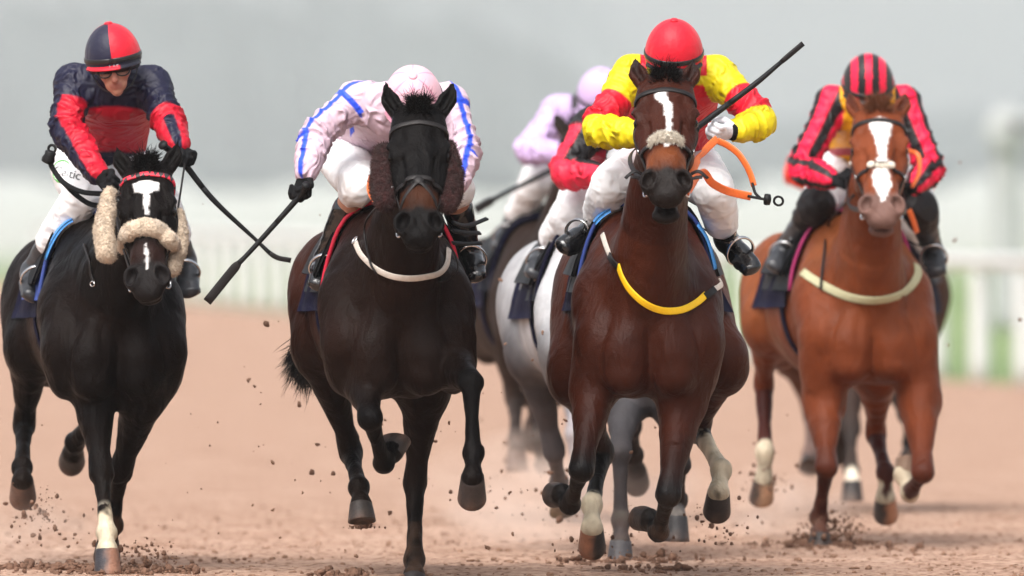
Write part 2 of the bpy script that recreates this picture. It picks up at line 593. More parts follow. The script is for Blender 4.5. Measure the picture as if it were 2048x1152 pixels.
def ground():
    xs = np.concatenate([-np.geomspace(900, 4, 40), np.linspace(-3.6, 3.6, 150), np.geomspace(4, 900, 40)])
    Ds = np.concatenate([np.linspace(20, 43, 10), np.linspace(43.2, 60, 340), np.geomspace(60.3, 5200, 130)])
    X, D = np.meshgrid(xs, Ds)
    P = np.stack([X.ravel(), D.ravel(), np.zeros(X.size)], 1)
    near = np.clip(1 - np.abs(P[:, 1] - 51) / 14, 0, 1)
    z = ramp_z(P[:, 1])
    z = z + near * (.015 * wav(P * A(1, 1, 0), 6.5, 3, 3) + .010 * np.maximum(wav(P, 26, 5, 2), 0))
    V = np.stack([P[:, 0], P[:, 1] - D0, z], 1)
    nx = len(xs); ny = len(Ds)
    i, j = np.meshgrid(np.arange(ny - 1), np.arange(nx - 1), indexing='ij')
    a = (i * nx + j).ravel()
    Q = np.stack([a, a + 1, a + nx + 1, a + nx], 1)
    m = bpy.data.materials.new('sand_and_turf'); m.use_nodes = True
    nt = m.node_tree; N = nt.nodes; L = nt.links
    p = N['Principled BSDF']; p.inputs['Roughness'].default_value = .95; p.inputs['Specular IOR Level'].default_value = .1
    tc = N.new('ShaderNodeTexCoord')
    def nz(scale, det, st=None):
        t = N.new('ShaderNodeTexNoise'); t.inputs['Scale'].default_value = scale; t.inputs['Detail'].default_value = det
        if st:
            mp = N.new('ShaderNodeMapping'); mp.inputs['Scale'].default_value = st
            L.new(tc.outputs['Object'], mp.inputs[0]); L.new(mp.outputs[0], t.inputs['Vector'])
        else:
            L.new(tc.outputs['Object'], t.inputs['Vector'])
        return t
    def ramp(src, stops):
        r = N.new('ShaderNodeValToRGB')
        e = r.color_ramp.elements
        e[0].position, e[0].color = stops[0][0], (*stops[0][1], 1)
        e[1].position, e[1].color = stops[-1][0], (*stops[-1][1], 1)
        for q, c in stops[1:-1]:
            k = e.new(q); k.color = (*c, 1)
        L.new(src, r.inputs[0])
        return r
    a = nz(2.2, 8); b = nz(26, 6)
    sandc = ramp(a.outputs['Fac'], [(.30, (.34, .212, .152)), (.55, (.42, .276, .205)), (.75, (.465, .325, .248))])
    clump = ramp(b.outputs['Fac'], [(.38, (.52, .45, .40)), (.53, (1, 1, 1)), (.8, (1.0, 1.0, 1.0))])
    mx = N.new('ShaderNodeMix'); mx.data_type = 'RGBA'; mx.blend_type = 'MULTIPLY'; mx.inputs[0].default_value = 1
    L.new(sandc.outputs[0], mx.inputs[6]); L.new(clump.outputs[0], mx.inputs[7])
    g = nz(.06, 6)
    turf = ramp(g.outputs['Fac'], [(.35, (.13, .19, .08)), (.65, (.21, .27, .13))])
    # turf lies beyond the rail: the edge of the sand follows it
    sx = N.new('ShaderNodeSeparateXYZ'); L.new(tc.outputs['Object'], sx.inputs[0])
    m1 = N.new('ShaderNodeMath'); m1.operation = 'MULTIPLY_ADD'       # y + 8.06 x
    L.new(sx.outputs[0], m1.inputs[0]); m1.inputs[1].default_value = 8.06; L.new(sx.outputs[1], m1.inputs[2])
    m2 = N.new('ShaderNodeMath'); m2.operation = 'GREATER_THAN'; L.new(m1.outputs[0], m2.inputs[0]); m2.inputs[1].default_value = 117.5
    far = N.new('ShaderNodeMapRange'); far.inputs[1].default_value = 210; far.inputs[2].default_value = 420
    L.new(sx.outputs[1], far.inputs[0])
    pale = N.new('ShaderNodeMix'); pale.data_type = 'RGBA'; pale.inputs[7].default_value = (.36, .37, .33, 1)  # turf paled with distance: mist painted into its colour
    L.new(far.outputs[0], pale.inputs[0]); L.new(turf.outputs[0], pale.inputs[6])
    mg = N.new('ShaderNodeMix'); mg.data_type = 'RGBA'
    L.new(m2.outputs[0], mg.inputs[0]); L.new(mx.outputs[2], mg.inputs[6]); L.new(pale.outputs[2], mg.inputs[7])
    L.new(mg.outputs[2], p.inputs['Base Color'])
    bp = N.new('ShaderNodeBump'); bp.inputs['Strength'].default_value = .9; bp.inputs['Distance'].default_value = .03
    L.new(b.outputs['Fac'], bp.inputs['Height']); L.new(bp.outputs[0], p.inputs['Normal'])
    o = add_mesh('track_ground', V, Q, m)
    o['kind'] = 'structure'
    return o
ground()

def ground_z(x, y):
    return float(ramp_z(y + D0))

# white running rail along the far side of the sand
M['rail_paint'] = mat('rail_white_plastic', (.60, .61, .60), rough=.5, noise=.06, nscale=4)
def running_rail():
    P0, P1 = A(18.26, -29.8, 0), A(-10.6, 203.0, 0)
    d = P1 - P0; Ln = np.linalg.norm(d); d = d / Ln
    r = thing('running_rail', 'long white running rail on close-set posts along the far side of the sand', 'fence', (P0[0], P0[1], 0))
    n = int(Ln / 2.9)
    tops = []
    for i in range(n + 1):
        p = P0 + d * 2.9 * i
        p[2] = ground_z(p[0], p[1])
        tops.append(p + A(0, 0, 1.30))
        v, f = lathe(p - A(0, 0, .05), A(0, 0, 1), [.11, .11, .10, .09], [0, .3, 1.15, 1.25], 12)
        add_mesh('post', v, f, M['rail_paint'], r)
    v, f = cord(np.array(tops), .075, 12)
    add_mesh('rail', v, f, M['rail_paint'], r)
running_rail()

M['post_paint'] = mat('weathered_white_paint', (.36, .37, .37), rough=.6, noise=.08, nscale=6)
def winning_post():
    x, y = 7.45, 125.0
    z = ground_z(x, y)
    r = thing('winning_post', 'tall white post topped by a round disc, behind the rail at the right', 'post', (x, y, z))
    v, f = lathe(A(x, y, z), A(0, 0, 1), [.24, .24, .22, .22], [0, .2, 3.0, 3.02], 16)
    add_mesh('pole', v, f, M['post_paint'], r)
    v, f = lathe(A(x, y - .30, z + 3.0), A(0, 1, 0), [.05, .32, .34, .34, .32, .05], [-.02, -.03, -.01, .03, .05, .04], 32)
    add_mesh('disc', v, f, M['post_paint'], r)
    v, f = lathe(A(x + .14, y - .37, z + 3.05), A(0, 1, 0), [.09, .1, .1, .09], [-.02, -.015, .01, .02], 20)
    add_mesh('disc_boss', v, f, M['shell'], r)
winning_post()

def far_wood():
    """woods far off in the mist, with tall rear rows added to darken the sky"""
    r = np.random.default_rng(3)
    V = []; Q = []; o = 0
    base_v, base_f = lathe(A(0, 0, 0), A(0, 0, 1), [.1, .62, .95, 1.0, .8, .45, .08], [0, .12, .35, .55, .8, .93, 1.0], 9)
    base_f = [f for f in base_f if len(f) == 4]
    bf = np.array(base_f)
    for k in range(760):
        back = k > 420  # rear rows, tall at the left, are added to darken the sky there
        D = r.uniform(4700, 5100) if back else r.uniform(3500, 3900)
        px = r.uniform(-250, 2300)
        x = (px - 1024) / F * D
        left = np.clip((1500 - px) / 900, 0, 1)
        hgt = ((10 if back else 18) + (165 if back else 34) * left * left * (3 - 2 * left)) * r.uniform(.7, 1.1)
        rad = r.uniform(10, 22)
        v = base_v * A(rad, rad, hgt)
        v = v * (1 + .22 * wav(base_v * 3 + k, 2.0, 11, 2))[:, None]
        v = v + A(x, D - D0, float(ramp_z(D)) - 1)
        V.append(v); Q.append(bf + o); o += len(v)
    for k in range(26):
        D = r.uniform(2300, 3450)
        x = (r.uniform(-200, 2250) - 1024) / F * D
        v = base_v * A(r.uniform(4, 16), 6, r.uniform(3, 8)) + A(x, D - D0, float(ramp_z(D)) - .5)
        V.append(v); Q.append(bf + o); o += len(v)
    m = mat('far_foliage', (.035, .042, .042), rough=.9, spec=.1, noise=.4, nscale=.2)
    w = add_mesh('far_wood', np.vstack(V), np.vstack(Q), m)
    w['kind'] = 'stuff'
    w['label'] = 'dark woods fading into grey mist, with added rear rows darkening the left sky'
    w['category'] = 'wood'
far_wood()

def haze_box():
    m = bpy.data.materials.new('mist'); m.use_nodes = True
    nt = m.node_tree
    nt.nodes.remove(nt.nodes['Principled BSDF'])
    pv = nt.nodes.new('ShaderNodeVolumePrincipled')
    pv.inputs['Color'].default_value = (.77, .81, .83, 1)
    pv.inputs['Density'].default_value = HAZE
    nt.links.new(pv.outputs[0], nt.nodes['Material Output'].inputs['Volume'])
    x0, x1, y0, y1, z0, z1 = -950, 950, -D0 - 60, 5300, -1.2, 240
    v = [(x, y, z) for x in (x0, x1) for y in (y0, y1) for z in (z0, z1)]
    f = [(0, 1, 3, 2), (4, 6, 7, 5), (0, 4, 5, 1), (2, 3, 7, 6), (0, 2, 6, 4), (1, 5, 7, 3)]
    o = add_mesh('haze', np.array(v, float), f, m, smooth=False)
    o['kind'] = 'stuff'
    o['label'] = 'thin grey mist hanging over the whole track'
    o['category'] = 'haze'
HAZE = .00019
haze_box()

# ------------------------------------------------------------------ horses
class Horse:
    pass

BLK = lin('#0b0909')
def build_horse(name, label, y0, cx, wz, ang, poll, muzz, legs, body, dark, pal, voxel=.009, hsc=1.08, yaw=0., roll=0.,
                blaze=None, hooves=None, mw=1.0, ears=((-.05, .14), (.05, .14)), muzcol=None, nosecol=None, mouth=0.,
                hair='mane', tail=None, hw=1.0, coat='coat', neckw=1.0, forelock=True, warm=None, headcol=None, lw=1.0):
    H = Horse()
    H.name = name
    O = W(cx, YH, y0); O[2] = 0
    a = math.radians(ang)
    L = A(math.cos(a), -math.sin(a), 0); B = A(math.sin(a), math.cos(a), 0); Z = A(0, 0, 1)
    H.O, H.L, H.B, H.Z, H.wz = O, L, B, Z, wz
    loc = lambda l, b, z: O + L * l + B * b + Z * z
    H.loc = loc
    AX = np.array([L, B, Z])
    Fd = Field()
    w = wz
    body = np.array(body); dark = np.array(dark)
    # trunk
    Fd.ball(loc(0, .74, w - .375), (.295 * mw, .60, .345), AX, k=.05, col=body)
    Fd.ball(loc(0, 1.02, w - .41), (.30 * mw, .48, .32), AX, k=.1, col=body)
    Fd.ball(loc(0, .28, w - .41), (.225, .32, .32), AX, k=.1, col=body)
    Fd.tube([loc(0, .36, w - .10), loc(0, .75, w - .11)], .06, .10, L, k=.16, col=body)
    Fd.tube([loc(0, .7, w - .2), loc(0, 1.2, w - .17), loc(0, 1.62, w - .25)], [.17, .21 * hw, .15 * hw], [.13, .16, .15], L, k=.1, col=body, fine=4)
    for s in (-1, 1):
        Fd.ball(loc(s * .17 * hw, 1.42, w - .36), (.17 * hw, .29, .29), AX, k=.08, col=body)
        Fd.ball(loc(s * .14 * hw, 1.64, w - .44), (.14 * hw, .18, .26), AX, k=.08, col=body)
        Fd.tube([loc(s * .115, .46, w - .13), loc(s * .215 * mw, .24, w - .36), loc(s * .20 * mw, .07, w - .53)],
                [.085, .105, .095], [.12, .15, .12], L, k=.07, col=body, fine=4)
        Fd.ball(loc(s * .100, .0, w - .575), (.112, .115, .145), AX, k=.022, col=body)
        Fd.ball(loc(s * .06, .10, w - .66), (.08, .14, .09), AX, k=.06, col=body)
    # head frame
    P0 = W(*poll)
    uL = .50 * hsc
    M0 = chain(P0, [(muzz[0], muzz[1], uL, -1)])[1]
    u = nrm(M0 - P0)
    X0 = A(math.cos(math.radians(roll)), 0, -math.sin(math.radians(roll)))
    v = nrm(X0 - u * (X0 @ u))
    wv = np.cross(u, v)
    if wv[1] > 0:
        wv = -wv
    cyw, syw = math.cos(math.radians(yaw)), math.sin(math.radians(yaw))
    v, wv = v * cyw + wv * syw, wv * cyw - v * syw
    hd = lambda a_, b_, c_: P0 + (u * a_ + v * b_ * lw + wv * c_) * hsc
    H.hd, H.u, H.v, H.w, H.hs = hd, u, v, wv, hsc
    HX = np.array([u, v, wv])
    # grooves and swells of the chest and shoulder
    Fd.tube([loc(0, -.125, w - .46), loc(0, -.135, w - .60), loc(0, -.09, w - .74)], [.006, .011, .008], k=.03, sub=True)
    for s in (-1, 1):
        Fd.tube([loc(s * .165, .02, w - .30), loc(s * .175, -.055, w - .45), loc(s * .205, -.05, w - .66)], [.004, .007, .006], k=.035, sub=True)
        Fd.tube([loc(s * .24 * mw, .36, w - .22), loc(s * .285 * mw, .34, w - .45), loc(s * .27 * mw, .30, w - .62)], [.008, .010, .008], k=.05, sub=True)
        Fd.ball(loc(s * .225 * mw, .12, w - .60), (.07, .10, .13), AX, k=.04, col=body)
        Fd.ball(loc(s * .10, -.03, w - .66), (.085, .08, .075), AX, k=.02, col=body)
    # neck
    crest = P0 + u * .03 - wv * .075
    n3 = hd(.09, 0, -.17)
    n0 = loc(0, .46, w - .33)
    n1 = loc(0, .13, w - .27)
    nm = (n1 * .52 + n3 * .48) + A(0, .02, .02)
    Fd.tube([n0, n1, nm, n3], np.array([.19, .165, .128, .088]) * neckw, [.31, .27, .19, .125], L, k=.10, col=body, fine=5)
    for s in (-1, 1):     # jugular groove muscles
        Fd.tube([loc(s * .085, -.02, w - .50), loc(s * .075 * neckw, 0, w - .22), (nm + n3) * .5 + v * (s * .05)], [.06, .06, .045], k=.035, col=body, fine=4)
    # head
    k = .03
    scv = np.array([1, lw, 1]) * hsc
    body_keep = body
    if headcol is not None:
        body = np.array(headcol)
    sc = hsc
    Fd.tube([hd(.0, 0, -.06), hd(.10, 0, -.068), hd(.19, 0, -.085), hd(.30, 0, -.075), hd(.40, 0, -.060), hd(.47, 0, -.052), hd(.52, 0, -.062)],
            np.array([.062, .086, .092, .072, .056, .055, .046]) * sc * lw, np.array([.062, .07, .085, .073, .058, .05, .045]) * sc, v, k=.04, col=body, fine=4)
    # flat bony front of the face
    Fd.tube([hd(.10, 0, -.035), hd(.20, 0, -.030), hd(.33, 0, -.022), hd(.44, 0, -.020)], np.array([.058, .062, .036, .028]) * sc * lw, np.array([.03, .028, .022, .02]) * sc, v, k=.04, col=body)
    for s in (-1, 1):
        Fd.ball(hd(.21, s * .055, -.155), np.array([.105, .036, .085]) * scv, HX, k=.04, col=body)      # jowl
        Fd.ball(hd(.168, s * .086, -.034), np.array([.044, .022, .019]) * scv, HX, k=.03, col=body)
        Fd.ball(hd(.125, s * .062, -.004), np.array([.035, .016, .012]) * scv, HX, k=.02, sub=True)
        Fd.tube([hd(.24, s * .036, -.018), hd(.33, s * .028, -.010), hd(.42, s * .024, -.008)], np.array([.012, .011, .010]) * sc, k=.02, col=body)
        Fd.ball(hd(.285, s * .052, -.020), np.array([.07, .010, .010]) * scv, HX, k=.022, sub=True)     # brow
        Fd.tube([hd(.22, s * .083, -.07), hd(.31, s * .066, -.062)], .016 * sc, None, v, k=.03, col=body)  # cheek ridge
        Fd.ball(hd(.055, s * .062, -.05), np.array([.06, .028, .035]) * scv, HX, k=.04, col=body)
        Fd.ball(hd(.187, s * .101, -.046), np.array([.026, .016, .022]) * scv, HX, k=.008, col=BLK, sub=True)  # eye socket
    if mouth < .03:
        Fd.ball(hd(.545, 0, -.092), np.array([.045, .06, .004]) * scv, HX, k=.012, sub=True)
    mz = np.array(muzcol if muzcol is not None else dark)
    nz_ = np.array(nosecol) if nosecol is not None else body
    Fd.ball(hd(.405, 0, -.045), np.array([.06, .056, .05]) * scv, HX, k=.03, col=nz_)
    for s in (-1, 1):
        Fd.ball(hd(.492, s * .047, -.035), np.array([.052, .037, .041]) * scv, HX, k=.018, col=mz)
    Fd.ball(hd(.545, 0, -.062), np.array([.032, .052, .036]) * scv, HX, k=.022, col=mz)
    # lower jaw and chin; an open mouth drops it
    Fd.tube([hd(.25, 0, -.15), hd(.40, 0, -.115 - mouth * .5), hd(.50, 0, -.108 - mouth)], np.array([.05, .038, .036]) * sc * lw, np.array([.05, .032, .026]) * sc, v, k=.03, col=body)
    Fd.ball(hd(.530, 0, -.108 - mouth), np.array([.030, .045, .028]) * scv, HX, k=.02, col=mz)
    if mouth > .01:
        Fd.ball(hd(.535, 0, -.088 - mouth * .5), np.array([.05, .030, .012 + mouth * .35]) * scv, HX, k=.01, col=lin('#5a2f30'), sub=True)
    for s in (-1, 1):
        Fd.ball(hd(.503, s * .055, -.004), np.array([.036, .0225, .036]) * sc, np.array([nrm(u + v * s * .35), nrm(v - u * s * .35), wv]), k=.008, col=lin('#080606'), sub=True)
    # ears
    for s, (tx, tl) in zip((-1, 1), ears):
        b0 = hd(-.005, s * .058, -.062)
        tip = b0 + (-u * .80 + wv * .32 + A(0, .12, .35)) * tl * sc * .72 + v * tx * sc
        mid = (b0 + tip) * .5 + v * s * .012
        out = nrm(wv * .8 + v * s * .35 - u * .2)
        Fd.tube([b0, mid, tip], np.array([.030, .035, .004]) * sc, np.array([.026, .019, .004]) * sc, v, k=.016, col=[body, body, dark], fine=4)
        Fd.tube([b0 * .75 + mid * .25 + out * .020 * sc, mid + out * .017 * sc, tip * .8 + mid * .2 + out * .006], np.array([.011, .014, .003]) * sc, None, v, k=.008, col=dark * .6 + body * .1, sub=True)
    body = body_keep
    # legs
    H.legs = {}
    for nm_, lg in legs.items():
        s = -1 if nm_[1] == 'l' else 1
        st = W(*lg['start'])
        ch = chain(st, lg['segs'])
        cols = lg.get('cols')
        up, lo = (body if cols is None else np.array(cols[0])), (dark if cols is None else np.array(cols[1]))
        sock = lg.get('sock')
        K, Ft, Co, To = ch[1:5]
        mixp = lambda p, q, t: p * (1 - t) + q * t
        sw = np.array(sock[1]) if sock else lo
        sl_ = sock[0] if sock else 0        # where the white starts along the cannon (0 knee .. 1 fetlock, >1 pastern)
        kcol = mixp(up, lo, lg.get('kd', .8))
        if nm_[0] == 'f':
            Fd.tube([loc(s * .20 * mw, .08, w - .53), st], [.105, .10], [.11, .115], L, k=.06, col=up)
            pts = [st, mixp(st, K, .35), mixp(st, K, .75), K, mixp(K, Ft, .16), mixp(K, Ft, .5), mixp(K, Ft, .84), Ft, mixp(Ft, Co, .5), Co]
            ra = [.088, .074, .046, .054, .036, .0275, .033, .046, .031, .046]
            rb = [.105, .085, .052, .052, .040, .034, .038, .048, .038, .050]
        else:
            hp = loc(s * .17 * hw, 1.45, w - .34)
            Fd.tube([hp, st], [.17 * hw, .115], [.22, .15], L, k=.09, col=up)
            pts = [st, mixp(st, K, .35), mixp(st, K, .78), K, mixp(K, Ft, .16), mixp(K, Ft, .5), mixp(K, Ft, .84), Ft, mixp(Ft, Co, .5), Co]
            ra = [.103, .076, .043, .051, .039, .030, .034, .047, .032, .047]
            rb = [.14, .10, .055, .062, .048, .038, .040, .050, .040, .050]
            bk = nrm(B - (K - st) * 0.0)
            cal = K + nrm(nrm(K - st) * -.35 + B) * .045
            Fd.tube([mixp(st, K, .55) + B * .05, cal], [.028, .030], None, L, k=.035, col=kcol)
        gi = lg.get('girth', 1.0)
        ra = np.array(ra) * gi; rb = np.array(rb) * gi
        u_ = [0, 0, 0, 0, .16, .5, .84, 1, 1.5, 2]
        cc = [up, up, mixp(up, kcol, .55), kcol] + [(sw if (sock and t >= sl_) else lo) for t in u_[4:]]
        Fd.tube(pts, ra, rb, L, k=.03, col=cc)
        H.legs[nm_] = (st, K, Ft, Co, To)
    V, Q = Fd.mesh(voxel, 2)
    C = Fd.colours(V, body)
    # markings in head coordinates
    R = (V - P0) / hsc
    hu, hv, hw_ = R @ u, R @ v, R @ wv
    if blaze:
        bu = np.array(blaze)     # rows: u, centre v, half width
        c = np.interp(hu, bu[:, 0], bu[:, 1]); hf = np.interp(hu, bu[:, 0], bu[:, 2], left=-.05, right=-.05)
        e = hf - np.abs(hv - c) + .006 * wav(R, 60, 5, 3) + .003 * wav(R, 190, 6, 2)
        m = np.clip(e / .007 + .5, 0, 1) * np.clip(.92 + .25 * wav(R, 80, 8, 2), .55, 1) * (hw_ > -.075) * (hu > 0) * (hu < .6)
        C = C * (1 - m[:, None]) + np.array(lin('#e6e2df')) * m[:, None]
    if warm is not None:
        rl = V - O
        bb = rl @ B
        m = np.clip(.35 + .75 * wav(V, 5.5, 61, 3), 0, 1) * np.clip((V[:, 2] - .78) / .25, 0, 1) * np.clip(.25 + .75 * (bb > .15) + .0 * bb, 0, 1) * .8
        m = m * (np.linalg.norm(V - P0, axis=1) > .7)
        C = C * (1 - m[:, None]) + np.array(warm) * m[:, None]
    wt = np.clip((C.mean(1) - .12) / .42, 0, 1) * (V[:, 2] < .62)
    if any(l.get('sock') for l in legs.values()) and coat != 'dull_coat':
        sel = (V[:, 2] < .62)
        w2 = np.clip((wt - .48 + .62 * wav(V * A(1.5, 1.5, .6), 34, 51, 3)) / .3 + .5, 0, 1)
        C = np.where(sel[:, None] & (wt > .02)[:, None], dark * (1 - w2[:, None]) + np.array(lin('#cdbfa6')) * np.clip(.80 + .30 * wav(V * A(2, 2, 1), 26, 52, 3), .35, 1.1)[:, None] * w2[:, None], C)
    ed_ = hu - .465 + .010 * np.cos(hv * 60) + .006 * wav(R, 50, 9, 2)
    m = np.clip(ed_ / .014 + .5, 0, 1) * (np.abs(hv) < .12) * (hu < .62) * (hw_ > -.2) * (hw_ < .08)
    nm = 1 - np.clip(np.linalg.norm(C - np.array(lin('#e6e2df')), axis=1) < .25, 0, 1)
    C = C * (1 - (m * nm)[:, None]) + mz * (m * nm)[:, None]
    # sand dust on the lower legs
    zz = np.clip((.62 - V[:, 2]) / .6, 0, 1)
    dm = zz * np.clip(.35 + .65 * wav(V, 24, 33, 3), 0, 1) * (.05 + .18 * (V[:, 2] < .22)) * (1 if coat != 'dull_coat' else 1.6)
    C = C * (1 - dm[:, None]) + np.array(lin('#b08a72')) * dm[:, None]
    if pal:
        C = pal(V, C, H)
    N_ = normals(V, Q)
    body_amp = .0012 * wav(V, 60, 21, 2) + .0036 * wav(V, 22, 23, 2) * (V[:, 2] > .55) * (np.linalg.norm(V - P0, axis=1) > .75)
    V = V + N_ * body_amp[:, None]
    H.V, H.Q = V, Q
    H.bvh = BVHTree.FromPolygons(V.tolist(), Q.tolist())
    H.root = thing(name, label, 'horse', tuple(loc(0, .8, 0)), 'racing horses')
    add_mesh('body', V, Q, M[coat], H.root, col=C)
    # eyes
    for s in (-1, 1):
        v_, f_ = lathe(hd(.189, s * .0815, -.050) , nrm(v * s + wv * .25), np.array([.002, .012, .0185, .021, .0185, .012, .002]) * hsc, np.array([-.021, -.0175, -.010, 0, .010, .0175, .021]) * hsc, 14)
        add_mesh('eye', v_, f_, M['eye'], H.root)
    # hooves
    for nm_, lg in legs.items():
        st, K, Ft, Co, To = H.legs[nm_]
        hc = lg.get('hoof', ('#2c2624', '#2c2624'))
        ax = nrm(To - Co)
        toe = lg.get('toe')
        toe = nrm(toe) if toe is not None else nrm(nrm(Co - Ft) * .6 + A(0, -.5, 0))
        toe = nrm(toe - ax * (toe @ ax))
        side = np.cross(ax, toe)
        ln = max(.075, min(np.linalg.norm(To - Co), .10))
        rs = [.036, .047, .048, .052, .0565, .0585, .056, .045, .02]
        hs_ = [-.018, -.004, .004, ln * .4, ln * .8, ln, ln + .002, ln - .006, ln - .010]
        n = 28
        VV = []; CC = []
        c0, c1, c2 = np.array(lin(hc[0])), np.array(lin(hc[1])), np.array(lin('#6d5648'))
        for r_, h_ in zip(rs, hs_):
            for i in range(n):
                t = 2 * math.pi * i / n
                fx = math.cos(t); fy = math.sin(t)
                stretch = 1.12 if fx > 0 else (.92 if fx > -.7 else .80)
                lean = .30 * max(h_, 0)
                VV.append(Co + ax * h_ + toe * (fx * r_ * stretch + lean) + side * fy * r_ * .98)
                q_ = min(max(.5 + (fy * (1 if side[0] > 0 else -1) - lg.get('split', 0.0) + .18 * math.sin(h_ * 90 + 2 * t)) / .55, 0), 1)
                dq = .55 * max(0, min(1, (h_ / ln - .55) * 1.6)) * (.6 + .4 * math.sin(5 * t + 1))
                CC.append((c0 * (1 - q_) + c1 * q_) * (1 - max(dq, 0)) + np.array(lin('#7d5d4a')) * max(dq, 0))
        FF = []
        for j in range(len(rs) - 1):
            for i in range(n):
                kk = (i + 1) % n
                FF.append((j * n + i, j * n + kk, (j + 1) * n + kk, (j + 1) * n + i))
        FF.append(tuple((len(rs) - 1) * n + i for i in range(n)))
        FF.append(tuple(range(n))[::-1])
        add_mesh('hoof', np.array(VV), FF, M['hoof'], H.root, col=np.array(CC))
    # forelock and mane
    hm = M[hair]
    r = np.random.default_rng(len(name) + int(cx))
    rt = []; dr = []; ln = []
    if forelock:
        for _ in range(900):
            t = r.uniform(-1, 1)
            rt.append(hd(-.012 + r.uniform(-.03, .04), t * .026, -.012 + r.uniform(-.035, .005)))
            up_ = r.uniform(-.2, 1.0)
            dr.append(v * (t * .45 + r.normal() * .18) - u * up_ * .8 + wv * r.uniform(.1, .8) + A(0, 0, .25))
            ln.append(r.uniform(.04, .085))
        v_, f_ = strands(rt, dr, np.array(ln), .0022, droop=tuple(u * .9 + A(0, 0, -.1)), curl=.5, seed=5)
        add_mesh('forelock', v_, f_, hm, H.root)
    rt = []; dr = []
    for i in range(900):
        t = r.uniform(0, 1)
        base = P0 * (1 - t) + loc(0, .40, w + .0) * t - wv * (.06 * (1 - t))
        base = base + A(0, .01, -.01) + v * r.normal() * .012
        rt.append(base)
        dr.append(A(r.normal() * .5 + .2, .5 + r.normal() * .3, .55 + r.normal() * .2))
    v_, f_ = strands(rt, dr, .09, .0024, droop=(.1, .4, -.9), curl=.4, seed=8)
    add_mesh('mane', v_, f_, hm, H.root)
    if True:
        t0 = loc(0, 1.74, w - .26)
        tp = [t0] + ([W(*p) for p in tail] if tail is not None else [loc(.0, 1.92, w - .27), loc(.01, 2.10, w - .40), loc(.02, 2.22, w - .60)])
        sp = spline(tp, 12)
        rt = []; dr = []; ln = []
        for i in range(3800):
            t = r.uniform(0, .8) ** .8
            j = min(int(t * 11), 10)
            rt.append(sp[j] + r.normal(size=3) * (.014 + .018 * t))
            dr.append(nrm(sp[j + 1] - sp[j]) + r.normal(size=3) * .13)
            ln.append(.10 + .07 * t)
        v_, f_ = strands(rt, dr, np.array(ln), .0026, droop=(0, .1, -.25), curl=.3, seed=9)
        add_mesh('tail', v_, f_, hm, H.root)
    return H

HO = {}
SOCK = lin('#d9d0bd')
def pal_bay(tan):
    def f(V, C, H):
        return C
    return f

# bay horse in the middle of the picture
y = -1.2
HO['bay'] = build_horse('racehorse', 'dark bay horse with a crooked white stripe, open mouth and bright yellow breast strap', y, 1299, 1.475, -1.0,
    (1331, 152, y - .42), (1333, 353), {
    'fl': dict(start=(1188, 770, y + .12), segs=[(1163, 940, .40, -1), (1140, 1008, .27, 1), (1124, 990, .085, 1), (1116, 975, .08, 1)], toe=A(-.3, .2, -1), kd=1.0),
    'fr': dict(start=(1365, 800, y + .10), segs=[(1337, 990, .42, -1), (1317, 1062, .26, 1), (1300, 1040, .09, 1), (1288, 1022, .08, 1)], toe=A(-.3, .2, -1), kd=1.0),
    'hl': dict(start=(1150, 740, y + 1.20), segs=[(1205, 905, .42, 1), (1184, 1010, .33, -1), (1184, 1056, .12, -1), (1184, 1084, .095, 1)], sock=(1.0, SOCK), toe=A(0, -.6, -1), hoof=('#8f6049', '#2a2422')),
    'hr': dict(start=(1440, 720, y + 1.18), segs=[(1398, 860, .42, 1), (1442, 940, .34, -1), (1437, 985, .12, -1), (1434, 1012, .09, 1)], sock=(.5, SOCK), toe=A(0, -1, -.3), hoof=('#241f1e', '#2a2422')),
    }, lin('#32140a'), BLK, None, hsc=1.13, blaze=[(.07, -.012, 0), (.08, -.014, .012), (.10, -.022, .018), (.12, -.014, .020), (.14, .002, .020), (.16, .006, .011), (.2, .008, .0085), (.26, .010, .009), (.30, .008, .012), (.33, .004, .014), (.36, 0, 0)],
    muzcol=lin('#17110f'), nosecol=lin('#8a4a24'), mouth=.055, mw=.92, warm=lin('#5c2b15'), lw=1.13, tail=None, ears=((-.040, .13), (.032, .125)), neckw=.95)

